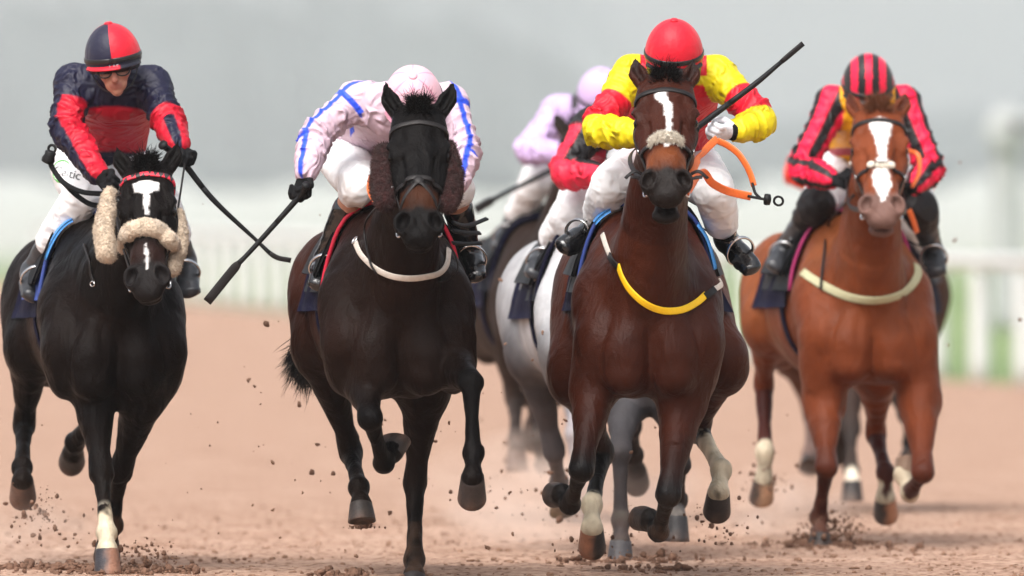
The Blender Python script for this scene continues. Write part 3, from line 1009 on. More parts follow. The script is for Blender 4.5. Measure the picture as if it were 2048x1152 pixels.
# near-black horse at the left
y = .15
HO['black'] = build_horse('racehorse', 'near-black horse with a white star and cream sheepskin noseband at the left edge', y, 232, 1.44, -7,
    (291, 330, y - .42), (292, 546), {
    'fl': dict(start=(185, 770, y + .10), segs=[(203, 948, .40, -1), (213, 1066, .28, -1), (214, 1100, .10, -1), (216, 1150, .09, 1)], sock=(.84, SOCK), toe=A(.05, -1, -.1), hoof=('#2f2e33', '#86614f')),
    'fr': dict(start=(288, 790, y + .10), segs=[(240, 945, .40, 1), (226, 1050, .27, 1), (216, 1085, .10, 1), (212, 1105, .08, 1)], toe=A(0, .3, -1), kd=1.0),
    'hl': dict(start=(62, 690, y + 1.2), segs=[(48, 850, .42, 1), (44, 935, .34, -1), (45, 962, .11, -1), (46, 984, .09, 1)], toe=A(0, -1, -.5), hoof=('#5a4034', '#4a342a')),
    'hr': dict(start=(200, 720, y + 1.2), segs=[(190, 830, .42, 1), (150, 885, .32, 1), (146, 905, .10, 1), (146, 912, .08, 1)], toe=A(-.2, .2, -1), hoof=('#2a2422', '#2a2422')),
    }, lin('#0e0a09'), lin('#070505'), None, hsc=1.11, yaw=8, roll=3, blaze=[(.075, -.005, 0), (.085, 0, .045), (.12, .0, .045), (.13, .0, .026), (.142, .002, .010), (.2, .004, .007), (.25, .006, .0045), (.28, .006, 0), (.39, .002, 0), (.405, .004, .006), (.43, .004, .001), (.47, .004, .004), (.485, .004, 0)],
    muzcol=lin('#1d1a1a'), nosecol=lin('#3a2420'), warm=lin('#2c1d17'), lw=1.05, tail=None, coat='black_coat', ears=((-.05, .135), (.055, .135)), mw=.93)

# dark brown horse
y = -1.3
HO['brown'] = build_horse('racehorse', 'dark brown horse with fluffy brown cheek pieces and no white on its face', y, 800, 1.475, -4.5,
    (837, 214, y - .42), (838, 438), {
    'fl': dict(start=(722, 745, y + .12), segs=[(740, 838, .38, -1), (768, 925, .27, 1), (783, 905, .085, 1), (790, 872, .08, 1)], toe=A(.2, .6, -.6), kd=1.0),
    'fr': dict(start=(900, 720, y + .10), segs=[(942, 765, .40, -1), (947, 905, .30, -.6), (945, 955, .115, -1), (944, 986, .095, 1)], toe=A(0, -1, -.6), hoof=('#2c2523', '#2c2523'), kd=1.0),
    'hl': dict(start=(640, 690, y + 1.2), segs=[(702, 905, .50, 1), (718, 975, .34, -1), (722, 1010, .11, -1), (724, 1042, .09, -.3)], toe=A(0, -1, -.1), hoof=('#37312e', '#37312e')),
    'hr': dict(start=(848, 770, y + .85), segs=[(830, 965, .45, .6), (829, 1120, .36, -1), (828, 1152, .10, -1), (828, 1180, .08, -.3)], toe=A(0, -1, 0)),
    }, lin('#180e0a'), lin('#070505'), None, hsc=1.13, muzcol=lin('#0f0d0d'), warm=lin('#43231a'), headcol=lin('#0c0a0a'), lw=1.07, nosecol=lin('#5b3420'), tail=[(680, 640, y + 1.9), (645, 678, y + 1.98), (622, 700, y + 2.0), (620, 728, y + 2.0)],
    coat='black_coat', ears=((-.055, .15), (.06, .15)), mw=.97, roll=0)

# chestnut horse
y = 4.2
HO['chestnut'] = build_horse('racehorse', 'bright chestnut horse with a broad white blaze and a khaki breast strap', y, 1742, 1.47, -8,
    (1757, 214, y - .42), (1764, 403), {
    'fl': dict(start=(1648, 800, y + .10), segs=[(1653, 935, .38, -1), (1638, 1035, .27, 1), (1640, 1072, .10, -1), (1640, 1100, .08, -.3)], toe=A(0, -1, 0), cols=None, kd=.7),
    'fr': dict(start=(1838, 800, y + .08), segs=[(1846, 945, .42, -1), (1820, 985, .27, 1), (1806, 950, .10, 1), (1804, 915, .08, 1)], toe=A(.5, .3, .2), sock=(1.0, SOCK), hoof=('#8d7462', '#8d7462'), kd=.7),
    'hl': dict(start=(1535, 640, y + 1.25), segs=[(1528, 772, .45, 1), (1530, 905, .36, -1), (1528, 960, .11, -1), (1525, 990, .09, 1)], sock=(1.0, SOCK), toe=A(-.2, -1, -.4), hoof=('#3a2f2a', '#b08a6d'), kd=.5),
    'hr': dict(start=(1752, 735, y + .98), segs=[(1752, 868, .42, 1), (1771, 945, .33, -1), (1771, 995, .11, -1), (1770, 1020, .09, 1)], sock=(1.4, SOCK), toe=A(.1, -1, -.4), hoof=('#35302e', '#b57f60'), kd=.4),
    }, lin('#68321a'), lin('#3a150e'), None, voxel=.010, hsc=1.15, blaze=[(.055, 0, 0), (.065, 0, .03), (.10, .004, .042), (.15, .006, .034), (.19, .006, .02), (.27, .008, .017), (.32, .004, .02), (.36, 0, .03), (.42, 0, .034), (.46, .004, .02), (.5, .004, .012), (.52, 0, 0)],
    muzcol=lin('#6b5048'), nosecol=lin('#8d4726'), warm=lin('#7f4726'), lw=1.11, hair='chestnut_hair', ears=((-.045, .12), (.045, .12)), mw=1.0, hw=1.0, neckw=.97, mouth=.02)

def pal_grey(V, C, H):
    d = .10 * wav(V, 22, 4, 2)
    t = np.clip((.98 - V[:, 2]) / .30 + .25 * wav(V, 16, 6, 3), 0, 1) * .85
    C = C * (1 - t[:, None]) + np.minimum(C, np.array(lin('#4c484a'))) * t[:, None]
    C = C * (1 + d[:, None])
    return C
y = 2.0
HO['grey'] = build_horse('racehorse', 'pale grey horse with dusty dark legs, mostly hidden behind the dark bay', y, 1228, 1.43, -5,
    (1262, 210, y - .40), (1266, 390), {
    'fl': dict(start=(1250, 800, y + .05), segs=[(1240, 905, .40, -1), (1242, 1040, .28, -1), (1241, 1085, .10, -1), (1240, 1130, .08, -.3)], toe=A(0, -1, 0), hoof=('#454244', '#454244'), cols=(lin('#3c3a3c'), lin('#353335'))),
    'fr': dict(start=(1345, 800, y + .05), segs=[(1358, 930, .38, -1), (1356, 1000, .27, 1), (1353, 1035, .10, -1), (1352, 1082, .09, -1)], sock=(1.9, SOCK), toe=A(0, -1, 0), hoof=('#2e2c2d', '#2e2c2d'), cols=(lin('#2e2c2e'), lin('#1e1c1d'))),
    'hl': dict(start=(1060, 700, y + 1.2), segs=[(1108, 900, .48, 1), (1118, 965, .34, 1), (1122, 1000, .10, -1), (1126, 1032, .09, -1)], toe=A(0, -1, -.2), hoof=('#8d8069', '#5c5650'), cols=(lin('#423e40'), lin('#565254'))),
    'hr': dict(start=(1255, 720, y + 1.2), segs=[(1262, 850, .42, 1), (1268, 910, .34, 1), (1272, 940, .10, 1), (1274, 955, .09, 1)], toe=A(0, .2, -1), cols=(lin('#2e2c2e'), lin('#1e1c1d'))),
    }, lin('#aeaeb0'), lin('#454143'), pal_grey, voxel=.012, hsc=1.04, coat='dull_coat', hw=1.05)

y = 8.8
HO['dark'] = build_horse('racehorse', 'blurred dark brown horse far behind the pale grey one', y, 1120, 1.46, -7.5,
    (1160, 250, y - .40), (1164, 405), {
    'fl': dict(start=(1090, 770, y + .1), segs=[(1080, 880, .40, -1), (1085, 930, .28, 1), (1085, 900, .10, 1), (1085, 880, .08, 1)], toe=A(0, .2, -1)),
    'fr': dict(start=(1160, 770, y + .1), segs=[(1150, 870, .40, -1), (1150, 990, .28, -1), (1150, 1010, .10, -1), (1150, 1035, .08, -.3)], toe=A(0, -1, 0), cols=(lin('#8a8588'), lin('#8a8588'))),
    'hl': dict(start=(1000, 640, y + 1.2), segs=[(1030, 800, .44, 1), (1032, 880, .34, -1), (1033, 905, .10, -1), (1034, 942, .09, -1)], toe=A(0, -1, -.4), hoof=('#6d5a52', '#6d5a52'), cols=(lin('#3a302c'), lin('#4a403c'))),
    'hr': dict(start=(1080, 660, y + 1.2), segs=[(1068, 800, .42, 1), (1066, 850, .34, 1), (1065, 860, .10, 1), (1065, 870, .09, 1)], toe=A(0, .2, -1), cols=(lin('#4a403c'), lin('#5a504c'))),
    }, lin('#271c17'), lin('#151110'), None, voxel=.014, coat='dull_coat')

y = 11.0
HO['last'] = build_horse('racehorse', 'blurred dark bay horse with one white foot, only its legs showing behind the chestnut', y, 1735, 1.42, 4,
    (1745, 280, y - .40), (1748, 415), {
    'fl': dict(start=(1700, 740, y + .1), segs=[(1702, 860, .40, -1), (1703, 940, .28, -1), (1704, 965, .10, -1), (1704, 1002, .08, -.3)], sock=(1.2, SOCK), toe=A(0, -1, 0), cols=(lin('#3a2a24'), lin('#2a2422'))),
    'fr': dict(start=(1780, 740, y + .1), segs=[(1815, 830, .40, -1), (1820, 885, .28, 1), (1818, 910, .10, -1), (1818, 925, .08, -1)], toe=A(0, -1, -.5), cols=(lin('#3a2a24'), lin('#1d1a1c'))),
    'hl': dict(start=(1590, 700, y + 1.2), segs=[(1624, 830, .44, 1), (1620, 910, .34, -1), (1618, 925, .10, -1), (1616, 945, .09, -1)], toe=A(0, -1, -.3), cols=(lin('#5a3a2c'), lin('#6a5650'))),
    'hr': dict(start=(1690, 700, y + 1.2), segs=[(1676, 820, .42, 1), (1676, 880, .34, 1), (1676, 890, .10, 1), (1676, 900, .09, 1)], toe=A(0, .2, -1)),
    }, lin('#3d2416'), lin('#221a18'), None, voxel=.015, coat='dull_coat')

# ------------------------------------------------------------------ tack
CAM = A(0, -D0, CAMH)
def pick(H, px, py, deep=None):
    """where a sight line meets the horse, with the normal there"""
    far = W(px, py, deep if deep is not None else H.O[1])
    d = nrm(far - CAM)
    hit = H.bvh.ray_cast(Vector(CAM), Vector(d), 200)
    if hit[0] is None:
        q = H.loc(0, .22, H.wz - .3) if (px, py) and W(px, py, H.O[1])[2] < H.wz - .05 else H.hd(.25, 0, -.08)
        p = CAM + d * ((q - CAM) @ d)
        hit = H.bvh.find_nearest(Vector(p))
    n = np.array(hit[1])
    if n @ d > 0:
        n = -n
    return np.array(hit[0]), nrm(n)
def near(H, p):
    h = H.bvh.find_nearest(Vector(p))
    q = np.array(h[0])
    n = np.array(h[1])
    return q, nrm(n)
def on_head(H, u_, ang, c=-.075, far=.5):
    """the skin at u_ along the head, at an angle round it (0 = front of the face, + to the right)"""
    a = math.radians(ang)
    c0 = H.hd(u_, 0, c)
    d = H.w * math.cos(a) + H.v * math.sin(a)
    o = c0 + d * far
    h = H.bvh.ray_cast(Vector(o), Vector(-d), far + .1)
    if h[0] is None:
        h = H.bvh.find_nearest(Vector(c0 + d * .1))
    return np.array(h[0]), nrm(d)
def strap(name, pts, nrms, wid, th, m, parent, n=None, off=.003):
    pts = np.array([p + q * off for p, q in zip(pts, nrms)])
    n = n or max(8, len(pts) * 4)
    sp = spline(pts, n)
    nn = spline(np.array(nrms), n)
    side = []
    for i in range(n):
        t = nrm(sp[min(i + 1, n - 1)] - sp[max(i - 1, 0)])
        side.append(np.cross(t, nn[i]))
    v, f = cord(sp, th, 8, np.array(side), np.full(n, wid))
    return add_mesh(name, v, f, M[m] if isinstance(m, str) else m, parent)
def pstrap(name, H, pl, wid, th, m, parent, off=.003, n=None):
    R = [pick(H, *p) for p in pl]
    return strap(name, [r[0] for r in R], [r[1] for r in R], wid, th, m, parent, n, off)
def ribbon(name, pts, wid, th, m, parent, n=30, tilt=.25):
    sp = spline(pts, n)
    side = [np.cross(nrm(sp[min(i + 1, n - 1)] - sp[max(i - 1, 0)]), nrm(A(tilt, 1, .2))) for i in range(n)]
    v, f = cord(sp, th, 8, np.array(side), np.full(n, wid))
    return add_mesh(name, v, f, M[m], parent)
def ring(c, ax, r, th, m, parent, name='bit_ring', sx=1.0, side=(0, 0, 1)):
    u, a, b = frame_of(ax, side)
    t = np.linspace(0, 2 * math.pi, 25)
    pts = c + np.outer(np.cos(t) * r * sx, a) + np.outer(np.sin(t) * r, b)
    v, f = cord(pts, th, 8)
    return add_mesh(name, v, f, M[m], parent)

def bridle(H, mm='leather', nose_u=.345, nose=True, brow_u=.075, brow='leather', wid=.009, cross=False):
    br = bpy.data.objects.new('bridle', None)
    link(br, H.root)
    angs = np.linspace(-105, 105, 15)
    R = [on_head(H, brow_u + .03 * (abs(a) / 105) ** 2, a) for a in angs]
    b = strap('browband', [r[0] for r in R], [r[1] for r in R], .0115, .004, brow, br, 40)
    for s in (-1, 1):
        R = [on_head(H, u_, s * a) for u_, a in ((-.01, 150), (.06, 118), (.14, 104), (.22, 98), (.30, 92), (.40, 88), (.455, 88))]
        strap('cheek_strap', [r[0] for r in R], [r[1] for r in R], wid, .003, mm, br, 30)
        if nose:
            ring(R[-3][0] + R[-3][1] * .006, H.v, .011, .0025, 'metal', br, 'buckle')
        ctr, nn = on_head(H, .475, s * 92)
        ring(ctr + nn * .008 + H.u * .004, nn + H.w * .5, .036, .0042, 'metal', br)
    if nose:
        R = [on_head(H, nose_u - .012 * math.cos(math.radians(a)), a) for a in np.linspace(-120, 120, 17)]
        strap('noseband', [r[0] for r in R], [r[1] for r in R], .011, .004, mm, br, 44)
    if cross:
        for s in (-1, 1):
            R = [on_head(H, u_, s * a) for u_, a in ((.335, -8), (.36, 12), (.41, 42), (.45, 80), (.47, 110))]
            strap('cross_strap', [r[0] for r in R], [r[1] for r in R], .008, .0035, mm, br, 24)
        c, nn = on_head(H, .338, 0)
        v, f = lathe(c, nn, [.019, .021, .016, .004], [0, .006, .010, .011], 12)
        add_mesh('cross_pad', v, f, M[mm], br)
    return br

def patch(name, H, b0, b1, p0, p1, off, th, m, parent, nb=18, np_=26, slant=0., flare=0., wob=0.):
    """a cloth or leather sheet lying on the back: from angle p0 to p1 round the trunk, b0 to b1 along it"""
    G = np.zeros((nb, np_, 3)); NN = np.zeros((nb, np_, 3))
    for i in range(nb):
        for j in range(np_):
            ph = math.radians(p0 + (p1 - p0) * j / (np_ - 1))
            b = b0 + (b1 - b0) * i / (nb - 1) + slant * abs(math.sin(ph))
            c = H.loc(0, b, H.wz - .36)
            d = H.L * math.sin(ph) + H.Z * math.cos(ph)
            h = H.bvh.ray_cast(Vector(c + d * 1.2), Vector(-d), 1.2)
            q = np.array(h[0]) if h[0] is not None else c + d * .3
            e = off + flare * abs(math.sin(ph)) ** 3
            if wob:
                e += wob * abs(math.sin(ph)) * math.sin(b * 19 + ph * 5) * math.sin(b * 9 + 1)
            G[i, j] = q + d * e; NN[i, j] = d
    for _ in range(2):
        G[1:-1, 1:-1] = (G[1:-1, 1:-1] * 2 + G[:-2, 1:-1] + G[2:, 1:-1] + G[1:-1, :-2] + G[1:-1, 2:]) / 6
    top = (G + NN * th).reshape(-1, 3); bot = G.reshape(-1, 3)
    n = nb * np_
    Fs = []
    idx = lambda i, j: i * np_ + j
    for i in range(nb - 1):
        for j in range(np_ - 1):
            q = (idx(i, j), idx(i, j + 1), idx(i + 1, j + 1), idx(i + 1, j))
            Fs.append(q[::-1]); Fs.append(tuple(k + n for k in q))
    edge = [idx(0, j) for j in range(np_)] + [idx(i, np_ - 1) for i in range(1, nb)] + [idx(nb - 1, j) for j in range(np_ - 2, -1, -1)] + [idx(i, 0) for i in range(nb - 2, 0, -1)]
    for a, b in zip(edge, edge[1:] + edge[:1]):
        Fs.append((a, b, b + n, a + n)[::-1])
    o = add_mesh(name, np.vstack([top, bot]), Fs, M[m] if isinstance(m, str) else m, parent)
    return o, G, NN

def saddle(H, edge='blue_edge', pad='saddle', cloth=True, fly=.012):
    sd_ = bpy.data.objects.new('saddle', None); link(sd_, H.root)
    if cloth:
        patch('saddle_cloth', H, .50, 1.12, -98, 98, .006, .004, 'navy', H.root, flare=fly, wob=.012, slant=.06)
    o, G, NN = patch('saddle_pad', H, .38, .95, -84, 84, .014, .012, pad, sd_, slant=.10)
    v, f = cord(G[0] + NN[0] * .010, .0085, 8)
    add_mesh('pad_edge', v, f, M[edge], sd_)
    patch('saddle_flap', H, .44, .90, -72, 72, .030, .014, 'saddle', sd_, slant=.10, flare=.015)
    Fd = Field()
    c = H.loc(0, .72, H.wz + .035)
    AX = np.array([H.L, H.B, H.Z])
    Fd.ball(c, (.095, .20, .035), AX)
    Fd.ball(H.loc(0, .56, H.wz + .05), (.085, .05, .05), AX, k=.04)
    Fd.ball(H.loc(0, .92, H.wz + .04), (.12, .06, .04), AX, k=.04)
    v, q = Fd.mesh(.012, 2)
    add_mesh('seat', v, q, M['saddle'], sd_)
    R = []
    for ph in np.linspace(70, 178, 10):                # girth
        pass
    for s in (-1, 1):
        pts = []; ns = []
        for ph in np.linspace(60, 176, 10):
            a = math.radians(ph)
            d = H.L * (s * math.sin(a)) + H.Z * math.cos(a)
            c = H.loc(0, .66, H.wz - .40)
            h = H.bvh.ray_cast(Vector(c), Vector(d), 1.0)
            if h[0] is None:
                continue
            pts.append(np.array(h[0])); ns.append(d)
        strap('girth', pts, ns, .04, .005, 'navy', sd_, 24, .006)
    return sd_

def fuzzy(name, pts, rad, mname, parent, seed=1, amp=.012, hair=.016, nh=1600, voxel=.006, rb=None, lat=(1, 0, 0)):
    Fd = Field()
    Fd.tube(pts, rad, rb, lat=lat, fine=4)
    v, q = Fd.mesh(voxel, 1)
    n = normals(v, q)
    a = amp * (.6 * wav(v, 60, seed, 2) + .3 * wav(v, 170, seed + 1, 2))
    v = v + n * a[:, None]
    r = np.random.default_rng(seed)
    i = r.integers(0, len(v), nh)
    hv, hq = strands(v[i] - n[i] * .003, n[i] + r.normal(size=(nh, 3)) * .45, hair, .0014, droop=(0, 0, -.25), curl=.7, seg=3, seed=seed)
    V = np.vstack([v, hv]); Q = np.vstack([q, hq + len(v)])
    return add_mesh(name, V, Q, M[mname], parent)

# ------------------------------------------------------------------ riders
def fist(Fd, wr, d, g, sc=1.0, col=None, grow=0., flip=1):
    """a hand closed round a rod that runs along g; d runs from the wrist to the knuckles"""
    d = nrm(d); g = nrm(g - d * (g @ d)); n = nrm(np.cross(d, g)) * flip
    k = .009
    Fd.tube([wr - d * .02, wr + d * .02, wr + d * .055 * sc], np.array([.027, .031, .037]) * sc + grow, np.array([.021, .018, .015]) * sc + grow, lat=g, k=.015, col=col)
    R = wr + d * .073 * sc + n * .026 * sc
    for i in range(4):
        o = g * ((i - 1.5) * .0195 * sc)
        ln = (.94, 1.05, 1.0, .86)[i] * sc
        pts = [wr + d * .058 * sc + o * .95, wr + d * .088 * ln + o - n * .004, wr + d * .106 * ln + o + n * .020 * sc, wr + d * .094 * ln + o + n * .044 * sc, wr + d * .066 * ln + o + n * .046 * sc]
        Fd.tube(pts, np.array([.0100, .0105, .0098, .0090, .0078]) * sc + grow, k=.0035, col=col)
    pts = [wr + d * .018 + g * .024 * sc + n * .010, wr + d * .045 + g * .042 * sc + n * .028, wr + d * .066 + g * .030 * sc + n * .048, wr + d * .074 + g * .006 * sc + n * .056]
    Fd.tube(pts, np.array([.0135, .0120, .0108, .0088]) * sc + grow, k=.006, col=col)
    return R, g, n

SKIN = lin('#b4826c')
def rider(label, H, head, pitch, J, jfun, capfun, peakcol=None, yaw=0., roll=0., breech='breeches', bfrac=.55, bootf=None, drop=0., bt='boot',
          bcol=None, glove=('glove', 'glove'), vox=.0065, face=False, grips=(None, None), scarf=None, capw=1.0, folds=.0055, pompom=True, flips=(1, 1), skin2=None):
    J = {k: W(*v) for k, v in J.items()}
    hc = W(head[0], head[1] + 11, head[2])
    p = math.radians(pitch); yw = math.radians(yaw)
    f0 = A(math.sin(yw), -math.cos(yw) * math.cos(p), -math.sin(p))
    f0 = nrm(f0)
    s0 = nrm(A(math.cos(math.radians(roll)), math.sin(yw) * .9, -math.sin(math.radians(roll))))
    s0 = nrm(s0 - f0 * (s0 @ f0))
    u0 = np.cross(s0, f0)
    if u0[2] < 0:
        u0 = -u0
    hd = lambda f, s, u: hc + f0 * f + s0 * s + u0 * u
    HX = np.array([f0, s0, u0])
    hip, sl, sr, el, er, wl, wr_ = (J[k] for k in ('hip', 'sl', 'sr', 'el', 'er', 'wl', 'wr'))
    lat = nrm(sr - sl)
    chest = (sl + sr) * .5 + A(0, .03, -.05)
    mid = chest * .5 + hip * .5 + A(0, .02, .035)
    neck = chest + A(0, -.02, .08)
    root = thing('person', label, 'jockey', tuple(hip))
    # the body itself, one continuous skin
    B = Field()
    sk = np.array(SKIN)
    B.tube([hip, mid, chest], [.135, .14, .15], [.095, .105, .09], lat, k=.05, col=sk)
    B.tube([sl, sr], .055, k=.05, col=sk)
    B.tube([neck, hd(-.02, 0, -.06)], [.062, .056], k=.04, col=sk)
    B.ball(hd(-.015, 0, .0), (.095, .075, .10), HX, k=.03, col=sk)
    B.tube([hd(.035, 0, -.04), hd(.055, 0, -.10), hd(.062, 0, -.125)], [.062, .046, .026], [.05, .04, .028], s0, k=.03, col=sk)
    red = np.array(lin('#a86f5f'))
    B.tube([hd(.086, 0, -.035), hd(.105, 0, -.068), hd(.104, 0, -.078)], [.010, .013, .014], k=.014, col=red)
    for s in (-1, 1):
        B.ball(hd(.078, s * .030, -.038), (.014, .016, .009), HX, k=.01, col=lin('#5a3a30'), sub=True)
        B.ball(hd(.070, s * .030, -.040), .0115, k=.003, col=lin('#c9bdb5'))
        B.ball(hd(.0795, s * .030, -.040), .005, k=.002, col=lin('#2a1c16'))
        B.ball(hd(.072, s * .040, -.066), (.02, .018, .014), HX, k=.02, col=red)
        B.tube([hd(-.005, s * .075, -.02), hd(-.01, s * .080, -.055)], [.016, .009], None, k=.01, col=red)
        B.tube([hd(.080, s * .018, -.022), hd(.072, s * .046, -.026)], .007, k=.012, col=sk)
    B.tube([hd(.088, -.019, -.101), hd(.095, 0, -.098), hd(.088, .019, -.101)], .0060, k=.006, col=lin('#8d4a44'))
    B.tube([hd(.084, -.015, -.111), hd(.090, 0, -.112), hd(.084, .015, -.111)], .0068, k=.006, col=lin('#94524b'))
    hands = {}
    for sd_, e, w, kk in (('l', el, wl, 'gl'), ('r', er, wr_, 'gr')):
        sh = sl if sd_ == 'l' else sr
        B.tube([sh, e, w], [.052, .042, .028], k=.03, col=sk)
        i = 0 if sd_ == 'l' else 1
        d = nrm(J[kk] - w)
        g = grips[i] if grips[i] is not None else A(1, 0, .2)
        hands[sd_] = (w, d, nrm(np.asarray(g, float)), flips[i])
        fist(B, w + d * .01, d, hands[sd_][2], .97, sk, 0, flips[i])
    legs = {}
    for sd_ in 'lr':
        s = -1 if sd_ == 'l' else 1
        hj = hip + lat * s * .10 + A(0, -.03, -.03)
        k_, a_, t_ = J['k' + sd_], J['a' + sd_], J['t' + sd_]
        legs[sd_] = (hj, k_, a_, t_)
        B.tube([hj, k_, k_ * .6 + a_ * .4, a_], [.085, .055, .052, .030], k=.04, col=sk)
        B.tube([a_, t_ * .6 + a_ * .4 - A(0, 0, .01)], [.024, .014], k=.02, col=sk)
    V, Q = B.mesh(.0055 if face else .008, 1)
    C = B.colours(V, sk, .008)
    if not face:
        C = np.tile(sk, (len(V), 1)) if skin2 is None else np.tile(np.array(skin2), (len(V), 1))
    add_mesh('body', V, Q, M['skin'], root, col=C)
    # jacket
    F2 = Field()
    F2.tube([hip + A(0, .02, .0), mid, chest], [.168, .178, .185], [.118, .132, .115], lat, k=.05, tag='torso', fine=3)
    F2.tube([sl, sr], .070, k=.06, tag='yoke')
    F2.tube([chest + A(0, 0, .03), chest + (hc - chest) * .5], [.085, .062], k=.04, tag='yoke')
    for sd_, sh, e, w in (('l', sl, el, wl), ('r', sr, er, wr_)):
        F2.tube([sh, sh * .5 + e * .5, e, e * .5 + w * .5, w * .93 + e * .07, w], [.078, .069, .068, .062, .049, .036], k=.035, tag='a' + sd_, fine=3)
    V, Q = F2.mesh(vox, 2)
    N_ = normals(V, Q)
    idx, par = F2.nearest(V)
    rid = 1 - np.abs(wav(V * A(1, 1, .75), 42, int(head[0]), 3))
    rid2 = 1 - np.abs(wav(V * A(1, 1, .6), 20, int(head[0]) + 3, 2))
    Vd = V + N_ * (folds * (rid * 1.0 + rid2 * .8 - 1.1))[:, None]
    tags = np.array([P_['tag'] or '' for P_ in F2.P])
    fine = np.array([(len(P_['p']) - 1) for P_ in F2.P])
    tg = tags[idx]
    par = par / np.where(np.isin(tg, ['al', 'ar']), 3.0, 1.0)      # 0 shoulder, 2 elbow, 5 wrist
    par = np.where(tg == 'torso', par / 6, par)
    # offset from the arm's axis, to lay stripes along the sleeves
    ang = np.zeros(len(V)); off = np.zeros((len(V), 3))
    for n_, P_ in enumerate(F2.P):
        if P_['tag'] in ('al', 'ar'):
            m = idx == n_
            tt = par[m] * 3
            i = np.clip(tt.astype(int), 0, len(P_['p']) - 2)
            t = (tt - i)[:, None]
            ax = P_['p'][i] * (1 - t) + P_['p'][i + 1] * t
            o = V[m] - ax
            dr = P_['p'][i + 1] - P_['p'][i]
            dr = dr / np.linalg.norm(dr, axis=1)[:, None]
            e1 = np.tile(A(-1 if P_['tag'] == 'al' else 1, 0, 0), (m.sum(), 1))
            e1 = e1 + A(0, 0, .6)
            e1 -= dr * (e1 * dr).sum(1)[:, None]; e1 /= np.linalg.norm(e1, axis=1)[:, None]
            e2 = np.cross(dr, e1)
            ang[m] = np.degrees(np.arctan2((o * e2).sum(1), (o * e1).sum(1)))
            off[m] = o
    ar_ = np.isin(tg, ['al', 'ar'])
    ph_ = par * 6.5 + 1.5 * np.cos(np.radians(ang) + .6) + 1.6 * wav(V, 13, 77, 2)
    rg = (1 - np.abs(np.sin(ph_))) ** 2.2 - .25
    Vd = Vd + N_ * (ar_ * .0115 * (.45 + np.exp(-((par - 2.1) / .9) ** 2)) * rg)[:, None]
    C = jfun(dict(V=V, N=N_, tag=tg, par=par, ang=ang, off=off, chest=chest, mid=mid, hip=hip, hc=hc, lat=lat, sl=sl, sr=sr))
    add_mesh('jacket', Vd, Q, M['silk'], root, col=C)
    # breeches, boots
    F3 = Field()
    F3.ball(hip + A(0, .04, -.03), (.165, .15, .125), k=.05)
    for sd_ in 'lr':
        hj, k_, a_, t_ = legs[sd_]
        F3.tube([hj, hj * .5 + k_ * .5, k_, k_ * (1 - bfrac) + a_ * bfrac], [.115, .102, .084, .070], k=.05, fine=3, tag='leg')
    V, Q = F3.mesh(.007, 2)
    N_ = normals(V, Q)
    rid = 1 - np.abs(wav(V, 34, int(head[0]) + 9, 3))
    ix, pr_ = F3.nearest(V)
    bc = np.tile(np.array(bcol[0] if bcol else (.78, .78, .79)), (len(V), 1))
    if bcol:
        bc = crisp(bc, band(pr_ / 3, bcol[2], 9, .06), bcol[1])
    add_mesh('breeches', V + N_ * (.0095 * (rid - .6))[:, None], Q, M[breech], root, col=bc)
    brV = BVHTree.FromPolygons((V + N_ * (.0095 * (rid - .6))[:, None]).tolist(), Q.tolist())
    for sd_ in 'lr':
        hj, k_, a_, t_ = legs[sd_]
        F4 = Field()
        bq = bootf if bootf is not None else bfrac - .08
        b0 = k_ * (1 - bq) + a_ * bq
        F4.tube([b0, b0 * .5 + a_ * .5, a_], [.0615, .055, .043], k=.03)
        fd = nrm(t_ - a_)
        side = nrm(np.cross(fd, b0 - a_))
        upv = np.cross(side, fd)
        F4.tube([a_ - fd * .03 - upv * .02, a_ + (t_ - a_) * .45 - upv * .01, t_ - upv * .008], [.043, .050, .043], [.042, .040, .029], side, k=.03)
        F4.tube([a_ - fd * .035 - upv * .045, a_ + (t_ - a_) * .4 - upv * .042, t_ - upv * .03], [.036, .049, .044], [.011, .009, .008], side, k=.008)
        V, Q = F4.mesh(.006, 2)
        N_ = normals(V, Q)
        m = 1 - np.abs(wav(V, 45, 5, 2))
        add_mesh('boot', V + N_ * (.0035 * (m - .6))[:, None], Q, M[bt], root)
    # gloves
    H_ = {}
    for i, sd_ in enumerate('lr'):
        w, d, g, fl = hands[sd_]
        F5 = Field()
        R_, gg, nn = fist(F5, w + d * .01, d, g, 1.0, None, .0025, fl)
        F5.tube([w - d * .035, w + d * .01], [.033, .031], k=.01)
        V, Q = F5.mesh(.0042, 1)
        if glove[i] == 'white_glove':      # white hand with a black cuff
            o = add_mesh('glove', V, Q, M['white_glove'], root)
            v, f = lathe(w - d * .035, d, [.034, .037, .037, .034], [0, .01, .06, .07], 20)
            add_mesh('glove_cuff', v, f, M['glove'], o)
        else:
            add_mesh('glove', V, Q, M[glove[i]], root)
        H_[sd_] = (R_, gg, nn)
    # helmet
    he = bpy.data.objects.new('helmet', None); link(he, root)
    na, nt_ = 96, 30
    a1, b1, c1 = .128 * capw, .1155 * capw, .145 * capw
    base = -.004
    VV = []; CCf = []
    for j in range(nt_ + 1):
        th = math.radians(96) * j / nt_
        for i in range(na):
            ph = 2 * math.pi * i / na
            pl = 1 + .010 * abs(math.sin(3 * ph)) ** .5 * math.sin(th) - .006 * (abs(math.sin(3 * ph)) < .09)
            VV.append(hd(a1 * math.sin(th) * math.cos(ph) * pl - .012, b1 * math.sin(th) * math.sin(ph) * pl, base + c1 * math.cos(th)))
    FF = []
